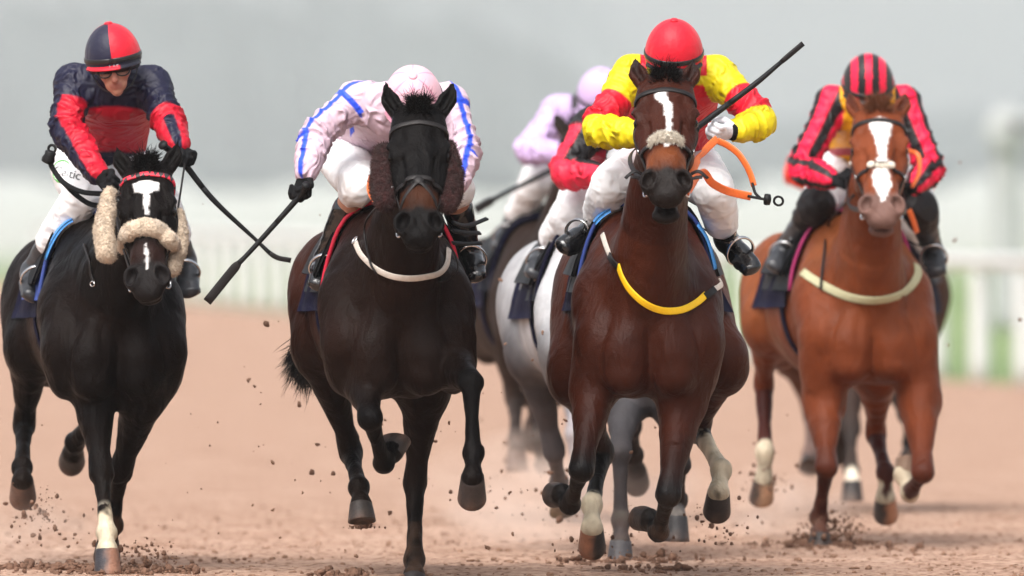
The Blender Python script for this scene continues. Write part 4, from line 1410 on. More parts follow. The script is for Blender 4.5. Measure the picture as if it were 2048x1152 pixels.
    for j in range(nt_):
        for i in range(na):
            k_ = (i + 1) % na
            FF.append((j * na + i, j * na + k_, (j + 1) * na + k_, (j + 1) * na + i))
            ph = 360 * (i + .5) / na; th = 96 * (j + .5) / nt_
            c = capfun(ph if ph < 180 else ph - 360, th)
            CCf += [c] * 4
    add_mesh('helmet_cover', np.array(VV), FF, M['cap'], he, corner=np.array(CCf))
    v, f = lathe(hd(-.012, 0, base - .020), u0, [b1 * .90, b1 * .985, b1 * .985, b1 * .93], [-.026 - drop, 0, .012, .02], 48, side=s0, cap=(True, False))
    # stretch fore and aft
    r_ = v - hd(-.012, 0, 0)
    v = v + np.outer((r_ @ f0) * (a1 / b1 - 1), f0)
    add_mesh('helmet_shell', v, f, M['shell'], he)
    # peak
    PV = []; PF = []
    n1 = 25
    for lay in (0, 1):
        for rr in (0, 1, 2):
            for i in range(n1):
                ph = math.radians(-68 + 136 * i / (n1 - 1))
                e = 1 + .20 * rr / 2 * max(math.cos(ph), 0) ** .8
                PV.append(hd(a1 * math.cos(ph) * e * .985 - .012, b1 * math.sin(ph) * (1 + .04 * rr) * .985, base - .012 - .006 * rr - .005 * lay))
    def pid(l, r, i):
        return (l * 3 + r) * n1 + i
    for r in (0, 1):
        for i in range(n1 - 1):
            PF.append((pid(0, r, i), pid(0, r + 1, i), pid(0, r + 1, i + 1), pid(0, r, i + 1)))
            PF.append((pid(1, r, i), pid(1, r, i + 1), pid(1, r + 1, i + 1), pid(1, r + 1, i)))
    for i in range(n1 - 1):
        PF.append((pid(0, 2, i), pid(1, 2, i), pid(1, 2, i + 1), pid(0, 2, i + 1)))
    pc = peakcol if peakcol is not None else capfun(0, 80)
    add_mesh('peak', np.array(PV), PF, M['cap'], he, col=np.array([pc[0 if (q_ % n1) < n1 * .58 else 1] for q_ in range(len(PV))]) if isinstance(pc, tuple) and len(pc) == 2 else np.tile(np.array(pc), (len(PV), 1)))
    # band round the cover
    t = np.linspace(0, 2 * math.pi, 49)
    pts = np.array([hd((a1 + .001) * math.cos(q) - .012, (b1 + .001) * math.sin(q), base + .008) for q in t])
    v, f = cord(pts, .004, 8, u0, np.full(49, .010))
    add_mesh('helmet_band', v, f, M['shell'], he)
    if pompom:
        v, f = lathe(hd(-.012, 0, base + c1 - .004), u0, [.018, .018, .013, .003], [0, .006, .010, .011], 16)
        add_mesh('button', v, f, M['cap'], he, col=np.tile(np.array(capfun(10, 2)), (len(v), 1)))
    # chin strap
    for s in (-1, 1):
        pts = spline([hd(.0, s * .098, -.035), hd(.012, s * .085, -.08), hd(.035, s * .052, -.125), hd(.045, 0, -.142)], 12)
        v, f = cord(pts, .0025, 8, f0, np.full(12, .008))
        add_mesh('chin_strap', v, f, M['shell'], he)
    return dict(brV=brV, root=root, J=J, hands=H_, legs=legs, hd=hd, f0=f0, s0=s0, u0=u0, helmet=he)

def goggles(R):
    hd = R['hd']
    g = bpy.data.objects.new('goggles', None); link(g, R['root'])
    for s in (-1, 1):
        pts = [hd(.098, s * .006, -.040), hd(.102, s * .03, -.026), hd(.090, s * .058, -.030), hd(.082, s * .066, -.044), hd(.092, s * .055, -.062), hd(.102, s * .028, -.064), hd(.100, s * .008, -.050), hd(.098, s * .006, -.040)]
        sp = spline(pts, 30)
        v, f = cord(sp, .0032, 6)
        add_mesh('goggle_rim', v, f, M['shell'], g)
        pts = spline([hd(.084, s * .066, -.042), hd(.04, s * .085, -.035), hd(-.02, s * .09, -.03)], 8)
        v, f = cord(pts, .003, 6, R['u0'], np.full(8, .008))
        add_mesh('goggle_strap', v, f, M['shell'], g)
    v, f = cord(spline([hd(.098, -.008, -.042), hd(.110, 0, -.040), hd(.098, .008, -.042)], 6), .003, 6)
    add_mesh('goggle_bridge', v, f, M['shell'], g)

def stirrup(H, sad, R, sd_, m='metal'):
    hj, k_, a_, t_ = R['legs'][sd_]
    fd = nrm(t_ - a_)
    c = a_ + (t_ - a_) * .62
    upv = nrm((k_ - a_) - fd * ((k_ - a_) @ fd))
    side = np.cross(fd, upv)
    pts = []
    for t in np.linspace(-1, 1, 21):
        a = t * 2.5
        pts.append(c + upv * (.022 + .075 * math.cos(a) * (1.0 if abs(a) < 1.57 else .75)) + side * .060 * math.sin(a) * (1 if abs(a) < 1.57 else 1.0))
    pts.append(pts[0])
    v, f = cord(np.array(pts), .0048, 8, fd, np.full(len(pts), .008))
    st = add_mesh('stirrup', v, f, M[m], sad)
    top = c + upv * .10
    s = -1 if sd_ == 'l' else 1
    sp = spline([top, top * .5 + H.loc(s * .22, .66, H.wz - .12) * .5 + H.L * s * .02, H.loc(s * .20, .66, H.wz - .05)], 10)
    v, f = cord(sp, .003, 8, H.B, np.full(10, .012))
    add_mesh('stirrup_leather', v, f, M['leather'], sad)

def whip(label, pts, rads, flap=None):
    pts = np.array([W(*p) for p in pts])
    r = thing('whip', label, 'whip', tuple(pts[0]))
    n = len(pts)
    sp = spline(pts, n * 6)
    rr = np.interp(np.linspace(0, n - 1, n * 6), np.arange(n), rads)
    cut = int(n * 6 * .36)
    v1, f1 = cord(sp[:cut + 1], rr[:cut + 1], 10)
    add_mesh('handle', v1, f1, M['rubber'], r)
    c2 = int(n * 6 * .74) if flap else n * 6 - 1
    v2, f2 = cord(sp[cut:c2 + 1], rr[cut:c2 + 1], 10)
    add_mesh('shaft', v2, f2, M['rubber'], r)
    if flap:
        v3, f3 = cord(sp[c2:], np.full(len(sp) - c2, .006), 8, (.0, 0, 1), np.interp(np.linspace(0, 1, len(sp) - c2), [0, .2, 1], [rads[-2], flap, flap]))
        add_mesh('flap', v3, f3, M['leather'], r)
    k = lathe(sp[0], nrm(sp[0] - sp[1]), [rr[0] * 1.0, rr[0] * 1.5, rr[0] * 1.4, .003], [-.01, .0, .010, .013], 12)
    add_mesh('pommel', k[0], k[1], M['rubber'], r)
    return r

def crisp(C, m, c):
    m = np.asarray(m, float)[:, None]
    return C * (1 - m) + np.array(c) * m
def band(x, lo, hi, w=.06):
    return np.clip((x - lo) / w + .5, 0, 1) * np.clip((hi - x) / w + .5, 0, 1)

# ------------------------------------------------------------------ who rides what
RED = np.array(lin('#b80e28')); NAVY = np.array(lin('#17172f')); BLACK = np.array(lin('#1a1719'))
YEL = np.array(lin('#d4c012')); PINK = np.array(lin('#c9b0be')); BLUE = np.array(lin('#2c50d8')); GOLD = np.array(lin('#f0a818'))
SCAR = np.array(lin('#c80f28')); LIL = np.array(lin('#bfa6cf')); MAG = np.array(lin('#e01440'))

def jk_navy(d):
    V, N, tg, par, ang = d['V'], d['N'], d['tag'], d['par'], d['ang']
    C = np.tile(NAVY, (len(V), 1))
    z1, z0 = W(230, 212, .3)[2], W(230, 300, .3)[2]
    x = V[:, 0] - d['chest'][0]
    m = (tg == 'torso') * band(V[:, 2] + .9 * np.abs(x) ** 2, z0, z1, .012) * (N[:, 1] < .25) * (np.abs(x) < .155)
    C = crisp(C, m, RED)
    for t in ('al', 'ar'):
        s = 1 if t == 'al' else -1
        a = ang * s
        m = (tg == t) * band(par, 1.0 if t == 'al' else 1.75, 5.2, .06) * (band(a, -150, -62 + 14 * par, 8) if t == 'al' else band(a, -178, 60, 8))
        C = crisp(C, m, RED)
        m2 = (tg == t) * band(par, 2.6, 5.2, .06) * band(a, -84 - 4 * par, -50, 6) * (t == 'ar')
        C = crisp(C, m2, NAVY)
    return C
def jk_pink(d):
    V, N, tg, par, ang = d['V'], d['N'], d['tag'], d['par'], d['ang']
    C = np.tile(PINK, (len(V), 1))
    for t in ('al', 'ar'):
        s = 1 if t == 'al' else -1
        r = np.linalg.norm(d['off'], axis=1)
        a = np.radians(ang * s)
        w = r * np.sin(a + .75)
        m = (tg == t) * (np.cos(a + .75) > 0) * band(w, -.0125, .0125, .006)
        m = np.maximum(m, (tg == t) * band(par, .28, .50, .03) * band(np.degrees(a), -150, 60, 8))
        m = np.maximum(m, (tg == t) * band(par, 2.35, 2.55, .04) * band(np.degrees(a), -40, 30, 5))
        m = np.maximum(m, (tg == t) * band(par, 4.65, 4.85, .04))
        C = crisp(C, m, BLUE)
    y = (tg == 'yoke') * band(V[:, 1] - d['chest'][1], -.012, .012, .006) * (N[:, 2] > 0)
    C = crisp(C, y, BLUE)
    x = np.abs((V - d['mid']) @ d['lat'])
    m = (tg == 'torso') * band(x, .115, .137, .006) * (N[:, 2] > -.6)
    return crisp(C, m, BLUE)
def jk_yellow(d):
    V, N, tg, par, ang = d['V'], d['N'], d['tag'], d['par'], d['ang']
    C = np.tile(SCAR, (len(V), 1))
    for t in ('al', 'ar'):
        m = (tg == t) * np.maximum(band(par, -.1, .95, .05), band(par, 1.85, 6, .05))
        C = crisp(C, m, YEL)
    z = (V[:, 2] - d['chest'][2])
    m = np.isin(tg, ['yoke', 'torso']) * band(z, .010, .045, .006) * (N[:, 1] < .3)
    return crisp(C, m, YEL)
def jk_stripes(d):
    V, N, tg, par, ang = d['V'], d['N'], d['tag'], d['par'], d['ang']
    C = np.tile(GOLD, (len(V), 1))
    for t in ('al', 'ar'):
        s = 1 if t == 'al' else -1
        a = (ang * s + 40) % 90
        C = crisp(C, (tg == t), MAG)
        C = crisp(C, (tg == t) * band(a, 4, 44, 6), BLACK)
    x = np.abs((V - d['chest']) @ d['lat'])
    C = crisp(C, np.isin(tg, ['yoke']) * band(x, .15, .3, .008), MAG)
    C = crisp(C, np.isin(tg, ['yoke']) * band(x, .162, .19, .008), BLACK)
    z0 = W(1700, 300, 4.5)[2]
    C = crisp(C, (tg == 'torso') * band(V[:, 2], z0 - .022, z0 + .012, .006), np.array(lin('#a01030')))
    return C
def jk_half(d):
    V, N, tg, par, ang = d['V'], d['N'], d['tag'], d['par'], d['ang']
    C = np.tile(BLACK, (len(V), 1))
    C = crisp(C, (tg == 'torso') * band(V[:, 2], 0, d['mid'][2] - .02, .02), np.array(lin('#b01036')))
    for t in ('al', 'ar'):
        s = 1 if t == 'al' else -1
        a = ang * s
        C = crisp(C, (tg == t) * band(par, .35, 6, .06), np.array(lin('#d8243f')))
        C = crisp(C, (tg == t) * band(par, 2.6, 6, .06) * band(a, -150, -15, 8), BLACK)
        C = crisp(C, (tg == t) * band(par, .3, 1.9, .06) * band(a, -180, -62, 8), BLACK)
    return C
def jk_lilac(d):
    V, tg = d['V'], d['tag']
    C = np.tile(LIL, (len(V), 1))
    return crisp(C, (tg == 'yoke') * band(np.abs((V - d['chest']) @ d['lat']), -.1, .09, .01) * (V[:, 2] > d['chest'][2] - .02), BLACK)
def jk_orange(d):
    V, tg, par = d['V'], d['tag'], d['par']
    C = np.tile(np.array(lin('#e0402f')), (len(V), 1))
    return crisp(C, band(par, 2.8, 6, .1) * np.isin(tg, ['al', 'ar']), np.array(lin('#f09030')))

def cap_quarter(ph, th):
    if th > 90:
        return NAVY * .6
    return SCAR if (0 < ph < 90) or (-180 < ph < -90) else NAVY
def cap_pink(ph, th):
    seam = abs(((ph + 30) % 60) - 30)
    return np.array(lin('#d090a6')) if seam < 3 and th > 12 else np.array(lin('#dcaebc'))
def cap_red(ph, th):
    return SCAR
def cap_stripe(ph, th):
    x = math.sin(math.radians(th)) * math.sin(math.radians(ph)) if th < 90 else math.sin(math.radians(ph))
    return MAG if int(math.floor(x / .27 + .5 + 20)) % 2 == 0 else BLACK
def cap_lilac(ph, th):
    return LIL
def cap_plain(ph, th):
    return BLACK if th > 40 else MAG

RD = {}
y = .15
RD['navy'] = rider('jockey in navy and red with goggles and a quartered cap, on the leftmost horse', HO['black'],
    (226, 104, y + .12), 10, dict(hip=(205, 322, y + .80), sl=(148, 165, y + .30), sr=(304, 168, y + .30), el=(133, 252, y + .18), er=(334, 238, y + .16),
    wl=(196, 350, y - .02), wr=(357, 292, y + .02), gl=(224, 372, y - .06), gr=(366, 326, y - .04), kl=(165, 392, y + .40), kr=(318, 400, y + .42),
    al=(66, 540, y + .72), ar=(368, 512, y + .72), tl=(66, 588, y + .56), tr=(378, 580, y + .56)), jk_navy, cap_quarter, roll=-8, bfrac=.60, face=True,
    peakcol=(SCAR, NAVY * .5), grips=(A(1, -.2, .3), A(.75, 0, -.65)), bt='grey_boot')
goggles(RD['navy'])
y = -1.3
RD['pink'] = rider('jockey in pale pink with blue seams, pink-capped head bowed over the dark brown horse', HO['brown'],
    (826, 190, y + .12), 52, dict(hip=(742, 300, y + .90), sl=(714, 200, y + .30), sr=(896, 205, y + .28), el=(634, 268, y + .24), er=(926, 300, y + .15),
    wl=(612, 346, y + .12), wr=(915, 370, y + .0), gl=(602, 392, y + .10), gr=(890, 395, y - .05), kl=(718, 368, y + .36), kr=(905, 375, y + .40),
    al=(652, 515, y + .66), ar=(938, 500, y + .70), tl=(640, 566, y + .52), tr=(950, 548, y + .56)), jk_pink, cap_pink, bfrac=.10, bootf=.34,
    grips=(A(.65, 0, .75), A(1, 0, 0)), flips=(1, 1))
y = -1.2
RD['yellow'] = rider('jockey in yellow and red with a plain red cap and raised whip', HO['bay'],
    (1348, 98, y + .12), 22, dict(hip=(1338, 322, y + .85), sl=(1262, 150, y + .32), sr=(1432, 150, y + .32), el=(1196, 258, y + .16), er=(1522, 240, y + .16),
    wl=(1282, 272, y - .02), wr=(1474, 262, y + .06), gl=(1320, 285, y - .06), gr=(1425, 268, y + .0), kl=(1222, 372, y + .40), kr=(1428, 385, y + .40),
    al=(1186, 460, y + .66), ar=(1452, 478, y + .66), tl=(1130, 490, y + .52), tr=(1502, 532, y + .52)), jk_yellow, cap_red, bfrac=.62, drop=.06, peakcol=BLACK * .7,
    glove=('glove', 'white_glove'), grips=(A(1, -.2, .1), A(.75, 0, .62)))
goggles(RD['yellow'])
y = 4.2
RD['stripes'] = rider('jockey with red and black striped sleeves and cap over a gold bodice', HO['chestnut'],
    (1736, 160, y + .12), 28, dict(hip=(1735, 325, y + .85), sl=(1664, 208, y + .32), sr=(1806, 206, y + .32), el=(1606, 335, y + .18), er=(1858, 335, y + .18),
    wl=(1664, 360, y + .0), wr=(1830, 372, y + .02), gl=(1694, 366, y - .05), gr=(1806, 384, y - .02), kl=(1634, 408, y + .38), kr=(1838, 415, y + .40),
    al=(1570, 500, y + .66), ar=(1866, 500, y + .66), tl=(1552, 530, y + .52), tr=(1873, 540, y + .52)), jk_stripes, cap_stripe, bfrac=.30,
    bt='grey_boot', bcol=((.78, .77, .79), (.012, .010, .011), 1.92), peakcol=BLACK, vox=.007, grips=(A(1, -.2, .1), A(1, 0, 0)), skin2=lin('#5d2f25'))
y = 2.0
RD['half'] = rider('jockey in red and black on the grey, mostly hidden behind the rider in yellow', HO['grey'],
    (1262, 190, y + .12), 30, dict(hip=(1228, 350, y + .85), sl=(1180, 252, y + .32), sr=(1312, 240, y + .32), el=(1130, 346, y + .18), er=(1370, 320, y + .18),
    wl=(1205, 350, y + .02), wr=(1320, 345, y + .02), gl=(1240, 350, y - .02), gr=(1290, 350, y - .02), kl=(1150, 412, y + .38), kr=(1330, 420, y + .40),
    al=(1086, 510, y + .66), ar=(1370, 500, y + .66), tl=(1070, 545, y + .52), tr=(1380, 540, y + .52)), jk_half, cap_plain, vox=.009, bt='grey_boot', bfrac=.62)
y = 8.8
RD['lilac'] = rider('blurred jockey in pale lilac with a lilac cap and black scarf, far behind', HO['dark'],
    (1202, 182, y + .12), 30, dict(hip=(1140, 325, y + .85), sl=(1116, 222, y + .32), sr=(1240, 225, y + .32), el=(1056, 300, y + .18), er=(1290, 310, y + .18),
    wl=(1128, 308, y + .02), wr=(1225, 330, y + .02), gl=(1160, 312, y - .02), gr=(1195, 335, y - .02), kl=(1075, 360, y + .38), kr=(1240, 390, y + .40),
    al=(1015, 465, y + .66), ar=(1265, 470, y + .66), tl=(1000, 492, y + .52), tr=(1275, 500, y + .52)), jk_lilac, cap_lilac, vox=.010, bfrac=.6, bt='grey_boot')
y = 11.0
RD['orange'] = rider('blurred jockey in orange and red, glimpsed behind the rider in stripes', HO['last'],
    (1745, 205, y + .12), 30, dict(hip=(1740, 350, y + .85), sl=(1680, 255, y + .32), sr=(1800, 255, y + .32), el=(1592, 345, y + .18), er=(1838, 370, y + .18),
    wl=(1660, 370, y + .02), wr=(1800, 400, y + .02), gl=(1690, 372, y - .02), gr=(1780, 405, y - .02), kl=(1660, 420, y + .38), kr=(1820, 430, y + .40),
    al=(1630, 510, y + .66), ar=(1840, 510, y + .66), tl=(1620, 535, y + .52), tr=(1845, 535, y + .52)), jk_orange, cap_plain, vox=.011, bfrac=.6)

# ------------------------------------------------------------------ tack of each horse
def breast(H, pl, wid, m, ends=None, name='breast_strap', off=.006):
    return pstrap(name, H, pl, wid, .004, m, H.root, off, n=max(24, len(pl) * 5))

# dark bay
H = HO['bay']; R = RD['yellow']
br = bridle(H, nose_u=.33)
sd1 = saddle(H, 'blue_edge')
for q in 'lr':
    stirrup(H, sd1, R, q)
patch('gel_pad', H, .33, .43, 34, 66, .024, .014, 'blue_pad', sd1, nb=6, np_=12, slant=.10)
patch('gel_pad', H, .33, .41, -34, -22, .024, .014, 'blue_pad', sd1, nb=6, np_=8, slant=.10)
breast(H, [(1238, 530), (1247, 555), (1262, 580), (1285, 602), (1310, 616), (1336, 622), (1365, 619), (1392, 606), (1411, 590)], .0145, 'yellow_web')
for pl in ([(1207, 470), (1214, 492), (1224, 516)], [(1424, 582), (1440, 570), (1452, 552)]):
    breast(H, pl, .0115, 'white_web', name='breast_strap_end')
for pl in ([(1222, 512), (1230, 524), (1239, 534)], [(1408, 594), (1418, 588), (1427, 580)]):
    breast(H, pl, .0145, 'leather', name='strap_buckle', off=.009)
pts = [on_head(H, .315 + .012 * abs(a) / 40, a)[0] for a in (-34, -17, 0, 17, 34)]
fuzzy('sheepskin_noseband', pts, [.014, .020, .021, .020, .014], 'wool_white', br, 3, amp=.004, hair=.020, nh=1800, voxel=.005)
# orange rubber reins, one loop flung out to the right
y = -1.2
hr = R['hands']['r'][0]
bit_r = on_head(H, .475, 92)[0] + H.v * .012
bit_l = on_head(H, .475, -92)[0] - H.v * .012
ribbon('rein', [bit_r + A(0, 0, -.01), W(1392, 326, y - .42), W(1408, 303, y - .2), W(1424, 287, y - .1), W(1434, 278, y - .06)], .0155, .004, 'orange', br, 30, .1)
ribbon('rein', [bit_r + A(.005, 0, -.02), W(1404, 345, y - .36), W(1424, 366, y - .26), W(1452, 381, y - .18), W(1482, 389, y - .15), W(1502, 393, y - .14)], .0165, .004, 'orange', br, 36, -.1)
ribbon('rein', [W(1436, 282, y - .02), W(1455, 291, y - .05), W(1476, 307, y - .08), W(1492, 330, y - .10), W(1502, 352, y - .11), W(1508, 372, y - .12)], .0135, .004, 'orange', br, 36, .7)
sp = spline([W(1495, 392, y - .15), W(1515, 396, y - .15), W(1538, 400, y - .15)], 10)
v, f = cord(sp, .006, 8); v2, f2 = cord(spline([W(1505, 366, y - .12), W(1510, 385, y - .14), W(1520, 396, y - .15)], 10), .006, 8)
V_, F_ = join([(v, f), (v2, f2)]); add_mesh('rein_end', V_, F_, M['rubber'], br)
v, f = lathe(W(1534, 399, y - .15), A(1, -.2, -.1), [.008, .022, .024, .022, .008], [-.012, -.01, 0, .012, .016], 14); add_mesh('rein_knob', v, f, M['rubber'], br)
ring(W(1557, 402, y - .15), A(.2, 1, .3), .018, .005, 'rubber', br, 'rein_loop')
hl = R['hands']['l'][0]
sp = spline([bit_l, W(1262, 330, y - .5), W(1268, 300, y - .3), hl + A(0, -.03, 0)], 24)
v, f = cord(sp, .003, 8, A(.5, .2, .5), np.full(24, .010)); add_mesh('rein', v, f, M['leather'], br)
for s, bt_ in ((-1, bit_l), (1, bit_r)):      # loose cheek ends and rubber keepers beside the mouth
    for k_ in range(2):
        c = bt_ + H.v * s * (.006 + .012 * k_) - H.u * (.03 + .035 * k_) + H.w * .01
        v, f = cord(spline([c, c + H.v * s * .03 + A(0, -.01, .01), c + H.v * s * (.055 + .01 * k_) + A(0, -.02, .012 - .03 * k_)], 8), .003, 8, H.u, np.full(8, .008))
        add_mesh('strap_end', v, f, M['leather'], br)
whip('long black whip held up by the jockey in yellow', [(1392, 257, y - .05), (1430, 228, y), (1510, 168, y + .05), (1560, 126, y + .1), (1606, 87, y + .12)], [.0125, .0125, .0115, .009, .008], flap=.011)
v, f = cord(spline([W(1303, 472, y + .58), W(1340, 455, y + .50), W(1210, 440, y + .45)], 4), .004, 6)

M['grey_ink'] = mat('grey_ink', (.35, .35, .37), rough=.6)
# near-black
y = .15
H = HO['black']; R = RD['navy']
def zig(t):
    return t
m = bpy.data.materials.new('red_black_browband'); m.use_nodes = True
nt = m.node_tree; pr = nt.nodes['Principled BSDF']; pr.inputs['Roughness'].default_value = .5
tcn = nt.nodes.new('ShaderNodeTexCoord'); ck = nt.nodes.new('ShaderNodeTexChecker')
ck.inputs['Scale'].default_value = 62; ck.inputs['Color1'].default_value = (*lin('#d02038'), 1); ck.inputs['Color2'].default_value = (*lin('#2a2224'), 1)
mp = nt.nodes.new('ShaderNodeMapping'); mp.inputs['Scale'].default_value = (1, .01, .55); mp.inputs['Rotation'].default_value = (0, .6, 0)
nt.links.new(tcn.outputs['Object'], mp.inputs[0]); nt.links.new(mp.outputs[0], ck.inputs['Vector']); nt.links.new(ck.outputs['Color'], pr.inputs['Base Color'])
br = bridle(H, nose=False, brow=m, brow_u=.045)
sd2 = saddle(H, 'blue_edge', pad='blue_edge')
patch('gel_pad', H, .34, .42, -52, -22, .022, .012, 'blue_pad', sd2, nb=6, np_=10, slant=.10)
for q in 'lr':
    stirrup(H, sd2, R, q)
# sheepskin over the nose and down both cheeks
pts = [pick(H, px, py)[0] + A(0, -.012, 0) for px, py in ((248, 492), (262, 466), (292, 456), (322, 466), (344, 492), (352, 520))]
fuzzy('sheepskin_noseband', pts, [.030, .040, .040, .040, .036, .026], 'wool', br, 11, amp=.008, hair=.011, nh=5000)
c = H.hd(.2, 0, -.1)
pts = [W(219, 388, c[1] + .02), W(212, 430, c[1] - .02), W(208, 470, c[1] - .08), W(214, 508, c[1] - .12)]
fuzzy('sheepskin_cheek_piece', pts, [.028, .038, .042, .040], 'wool', br, 14, amp=.008, hair=.011, nh=5000)
pts = [W(360, 425, c[1] + .04), W(360, 470, c[1] - .02), W(354, 510, c[1] - .06), W(345, 538, c[1] - .10)]
fuzzy('sheepskin_cheek_piece', pts, [.020, .030, .034, .030], 'wool', br, 17, amp=.008, hair=.011, nh=4000)
# reins: the spare loop swings out to the left and ends in a black knob
hl = R['hands']['l'][0]; hr = R['hands']['r'][0]
bl = on_head(H, .475, -92)[0]; brr = on_head(H, .475, 92)[0]
for a_, b_ in ((bl, hl), (brr, hr)):
    sp = spline([a_, a_ * .5 + b_ * .5 + A(0, 0, -.04), b_], 20)
    v, f = cord(sp, .003, 8, A(0, .3, 1), np.full(20, .009)); add_mesh('rein', v, f, M['leather'], br)
for pl in ([(212, 388, 0), (165, 384, -.04), (128, 366, -.06), (106, 338, -.06), (100, 322, -.06)], [(214, 412, .04), (180, 408, 0), (150, 388, -.02), (126, 364, -.05)]):
    sp = spline([W(a, b, y + c_) for a, b, c_ in pl], 26)
    v, f = cord(sp, .0035, 8, A(.3, .3, 1), np.full(26, .011)); add_mesh('rein', v, f, M['rubber'], br)
v, f = lathe(W(97, 318, y - .06), A(.35, -.2, 1), [.010, .026, .028, .022, .024, .012], [-.02, -.015, .0, .015, .03, .036], 14); add_mesh('rein_knob', v, f, M['rubber'], br)
ring(W(104, 298, y - .06), A(.4, 1, .1), .016, .006, 'rubber', br, 'rein_loop')
# fittings of a martingale on the shoulder
breast(H, [(170, 490), (180, 520), (184, 548), (190, 566)], .006, 'leather', name='neck_strap')
p_, n_ = pick(H, 188, 568); ring(p_ + n_ * .008, n_, .014, .0028, 'metal', H.root, 'buckle', .7)
whip('black whip hanging from the right hand of the jockey in navy', [(327, 291, y - .12), (366, 325, y - .04), (425, 398, y - .02), (510, 478, y + .0), (548, 512, y), (582, 521, y)], [.014, .0135, .012, .008, .010, .009], flap=.011)
# dark brown
y = -1.3
H = HO['brown']; R = RD['pink']
br = bridle(H, nose_u=.335, cross=True)
sd3 = saddle(H, 'red_edge')
for q in 'lr':
    stirrup(H, sd3, R, q)
breast(H, [(712, 484), (722, 506), (738, 524), (758, 540), (786, 552), (820, 556), (855, 552), (878, 545), (892, 528), (896, 500)], .0125, 'white_web')
p_, n_ = pick(H, 714, 484); ring(p_ + n_ * .012, n_, .016, .004, 'metal', H.root, 'buckle')
breast(H, [(735, 400), (740, 450), (748, 520), (760, 545)], .004, 'leather', name='neck_strap', off=.02)
c = H.hd(.2, 0, -.1)
pts = [W(766, 300, c[1] + .06), W(768, 330, c[1] + .0), W(766, 370, c[1] - .06), W(772, 405, c[1] - .12)]
fuzzy('sheepskin_cheek_piece', pts, [.030, .042, .050, .038], 'wool_brown', br, 21, amp=.010, hair=.017, nh=6000)
pts = [W(898, 296, c[1] + .06), W(904, 330, c[1] + .0), W(904, 372, c[1] - .06), W(895, 408, c[1] - .12)]
fuzzy('sheepskin_cheek_piece', pts, [.028, .036, .042, .036], 'wool_brown', br, 24, amp=.010, hair=.017, nh=6000)
br_ = on_head(H, .475, 92)[0]; bl_ = on_head(H, .475, -92)[0]
for pl in ([(905, 445, -.5), (930, 452, -.42), (952, 446, -.36), (974, 437, -.32)], [(905, 462, -.5), (935, 466, -.42), (960, 466, -.36)], [(905, 486, -.4), (935, 488, -.34), (962, 486, -.3)]):
    sp = spline([W(a, b, y + c_) for a, b, c_ in pl], 16)
    v, f = cord(sp, .004, 8, A(0, 1, .6), np.full(16, .010)); add_mesh('rein', v, f, M['rubber'], br)
for a_, b_ in ((bl_, R['hands']['r'][0] - A(.16, 0, 0)), (br_, R['hands']['r'][0])):
    sp = spline([a_, a_ * .5 + b_ * .5 + A(0, 0, -.05), b_], 20)
    v, f = cord(sp, .003, 8, A(0, .3, 1), np.full(20, .009)); add_mesh('rein', v, f, M['leather'], br)
v, f = cord(spline([W(742, 355, y - .1), W(738, 378, y - .2), W(745, 398, y - .3), W(758, 412, y - .4)], 16), .0035, 8, A(.4, 1, 0), np.full(16, .012)); add_mesh('rein', v, f, M['orange'], br)
sp = spline([br_, W(905, 500, y - .35), W(915, 540, y - .1), W(890, 562, y - .05), W(855, 566, y - .05)], 24)
v, f = cord(sp, .0025, 6); add_mesh('rein', v, f, M['leather'], br)
whip('black whip with a wide flap, pointing down from the hand of the jockey in pink', [(612, 372, y + .02), (596, 396, y + .06), (535, 465, y + .06), (492, 512, y + .06), (470, 535, y + .06), (414, 604, y + .06)], [.0125, .0125, .011, .010, .012, .014], flap=.019)

# chestnut
y = 4.2
H = HO['chestnut']; R = RD['stripes']
br = bridle(H, nose_u=.32)
sd4 = saddle(H, 'pink_edge')
for q in 'lr':
    stirrup(H, sd4, R, q)
breast(H, [(1606, 545), (1630, 562), (1660, 578), (1700, 594), (1745, 600), (1785, 594), (1815, 578), (1834, 552), (1842, 520)], .0195, 'olive_web')
breast(H, [(1668, 410), (1664, 450), (1655, 510), (1648, 560), (1645, 582)], .006, 'leather', name='neck_strap', off=.02)
for s in (-1, 1):          # pale buckles on the cheek straps
    for u_ in (.16, .22, .38, .43, .47):
        q, nn = on_head(H, u_, s * 96)
        v, f = lathe(q, nn, [.011, .012, .008], [0, .006, .009], 10); add_mesh('buckle', v, f, M['white_web'], br)
for a in (-24, 26):
    q, nn = on_head(H, .315, a)
    v, f = lathe(q, nn, [.016, .019, .015, .004], [0, .008, .016, .019], 12); add_mesh('noseband_stud', v, f, M['wool_white'], br)
q = on_head(H, .318, 2)[0]
fuzzy('sheepskin_noseband', [q - H.v * .02, q + H.v * .025], [.013, .013], 'wool_white', br, 31, amp=.004, hair=.014, nh=300, voxel=.005)
bl_ = on_head(H, .475, -92)[0]; br_ = on_head(H, .475, 92)[0]
for a_, b_, s in ((bl_, R['hands']['l'][0], -1), (br_, R['hands']['r'][0], 1)):
    sp = spline([a_, a_ * .5 + b_ * .5 + A(s * .03, 0, -.05), b_], 20)
    v, f = cord(sp, .0035, 8, A(0, .3, 1), np.full(20, .012)); add_mesh('rein', v, f, M['leather'], br)
sp = spline([W(1812, 300, y - .1), W(1836, 310, y - .1), W(1838, 345, y - .2), W(1824, 375, y - .25)], 18)
v, f = cord(sp, .004, 8, A(.5, 0, .4), np.full(18, .010)); add_mesh('rein', v, f, M['orange'], br)
sp = spline([W(1818, 420, y - .25), W(1826, 440, y - .2), W(1834, 465, y - .1)], 12)
v, f = cord(sp, .004, 8, A(.5, 0, .4), np.full(12, .013)); add_mesh('rein', v, f, M['orange'], br)

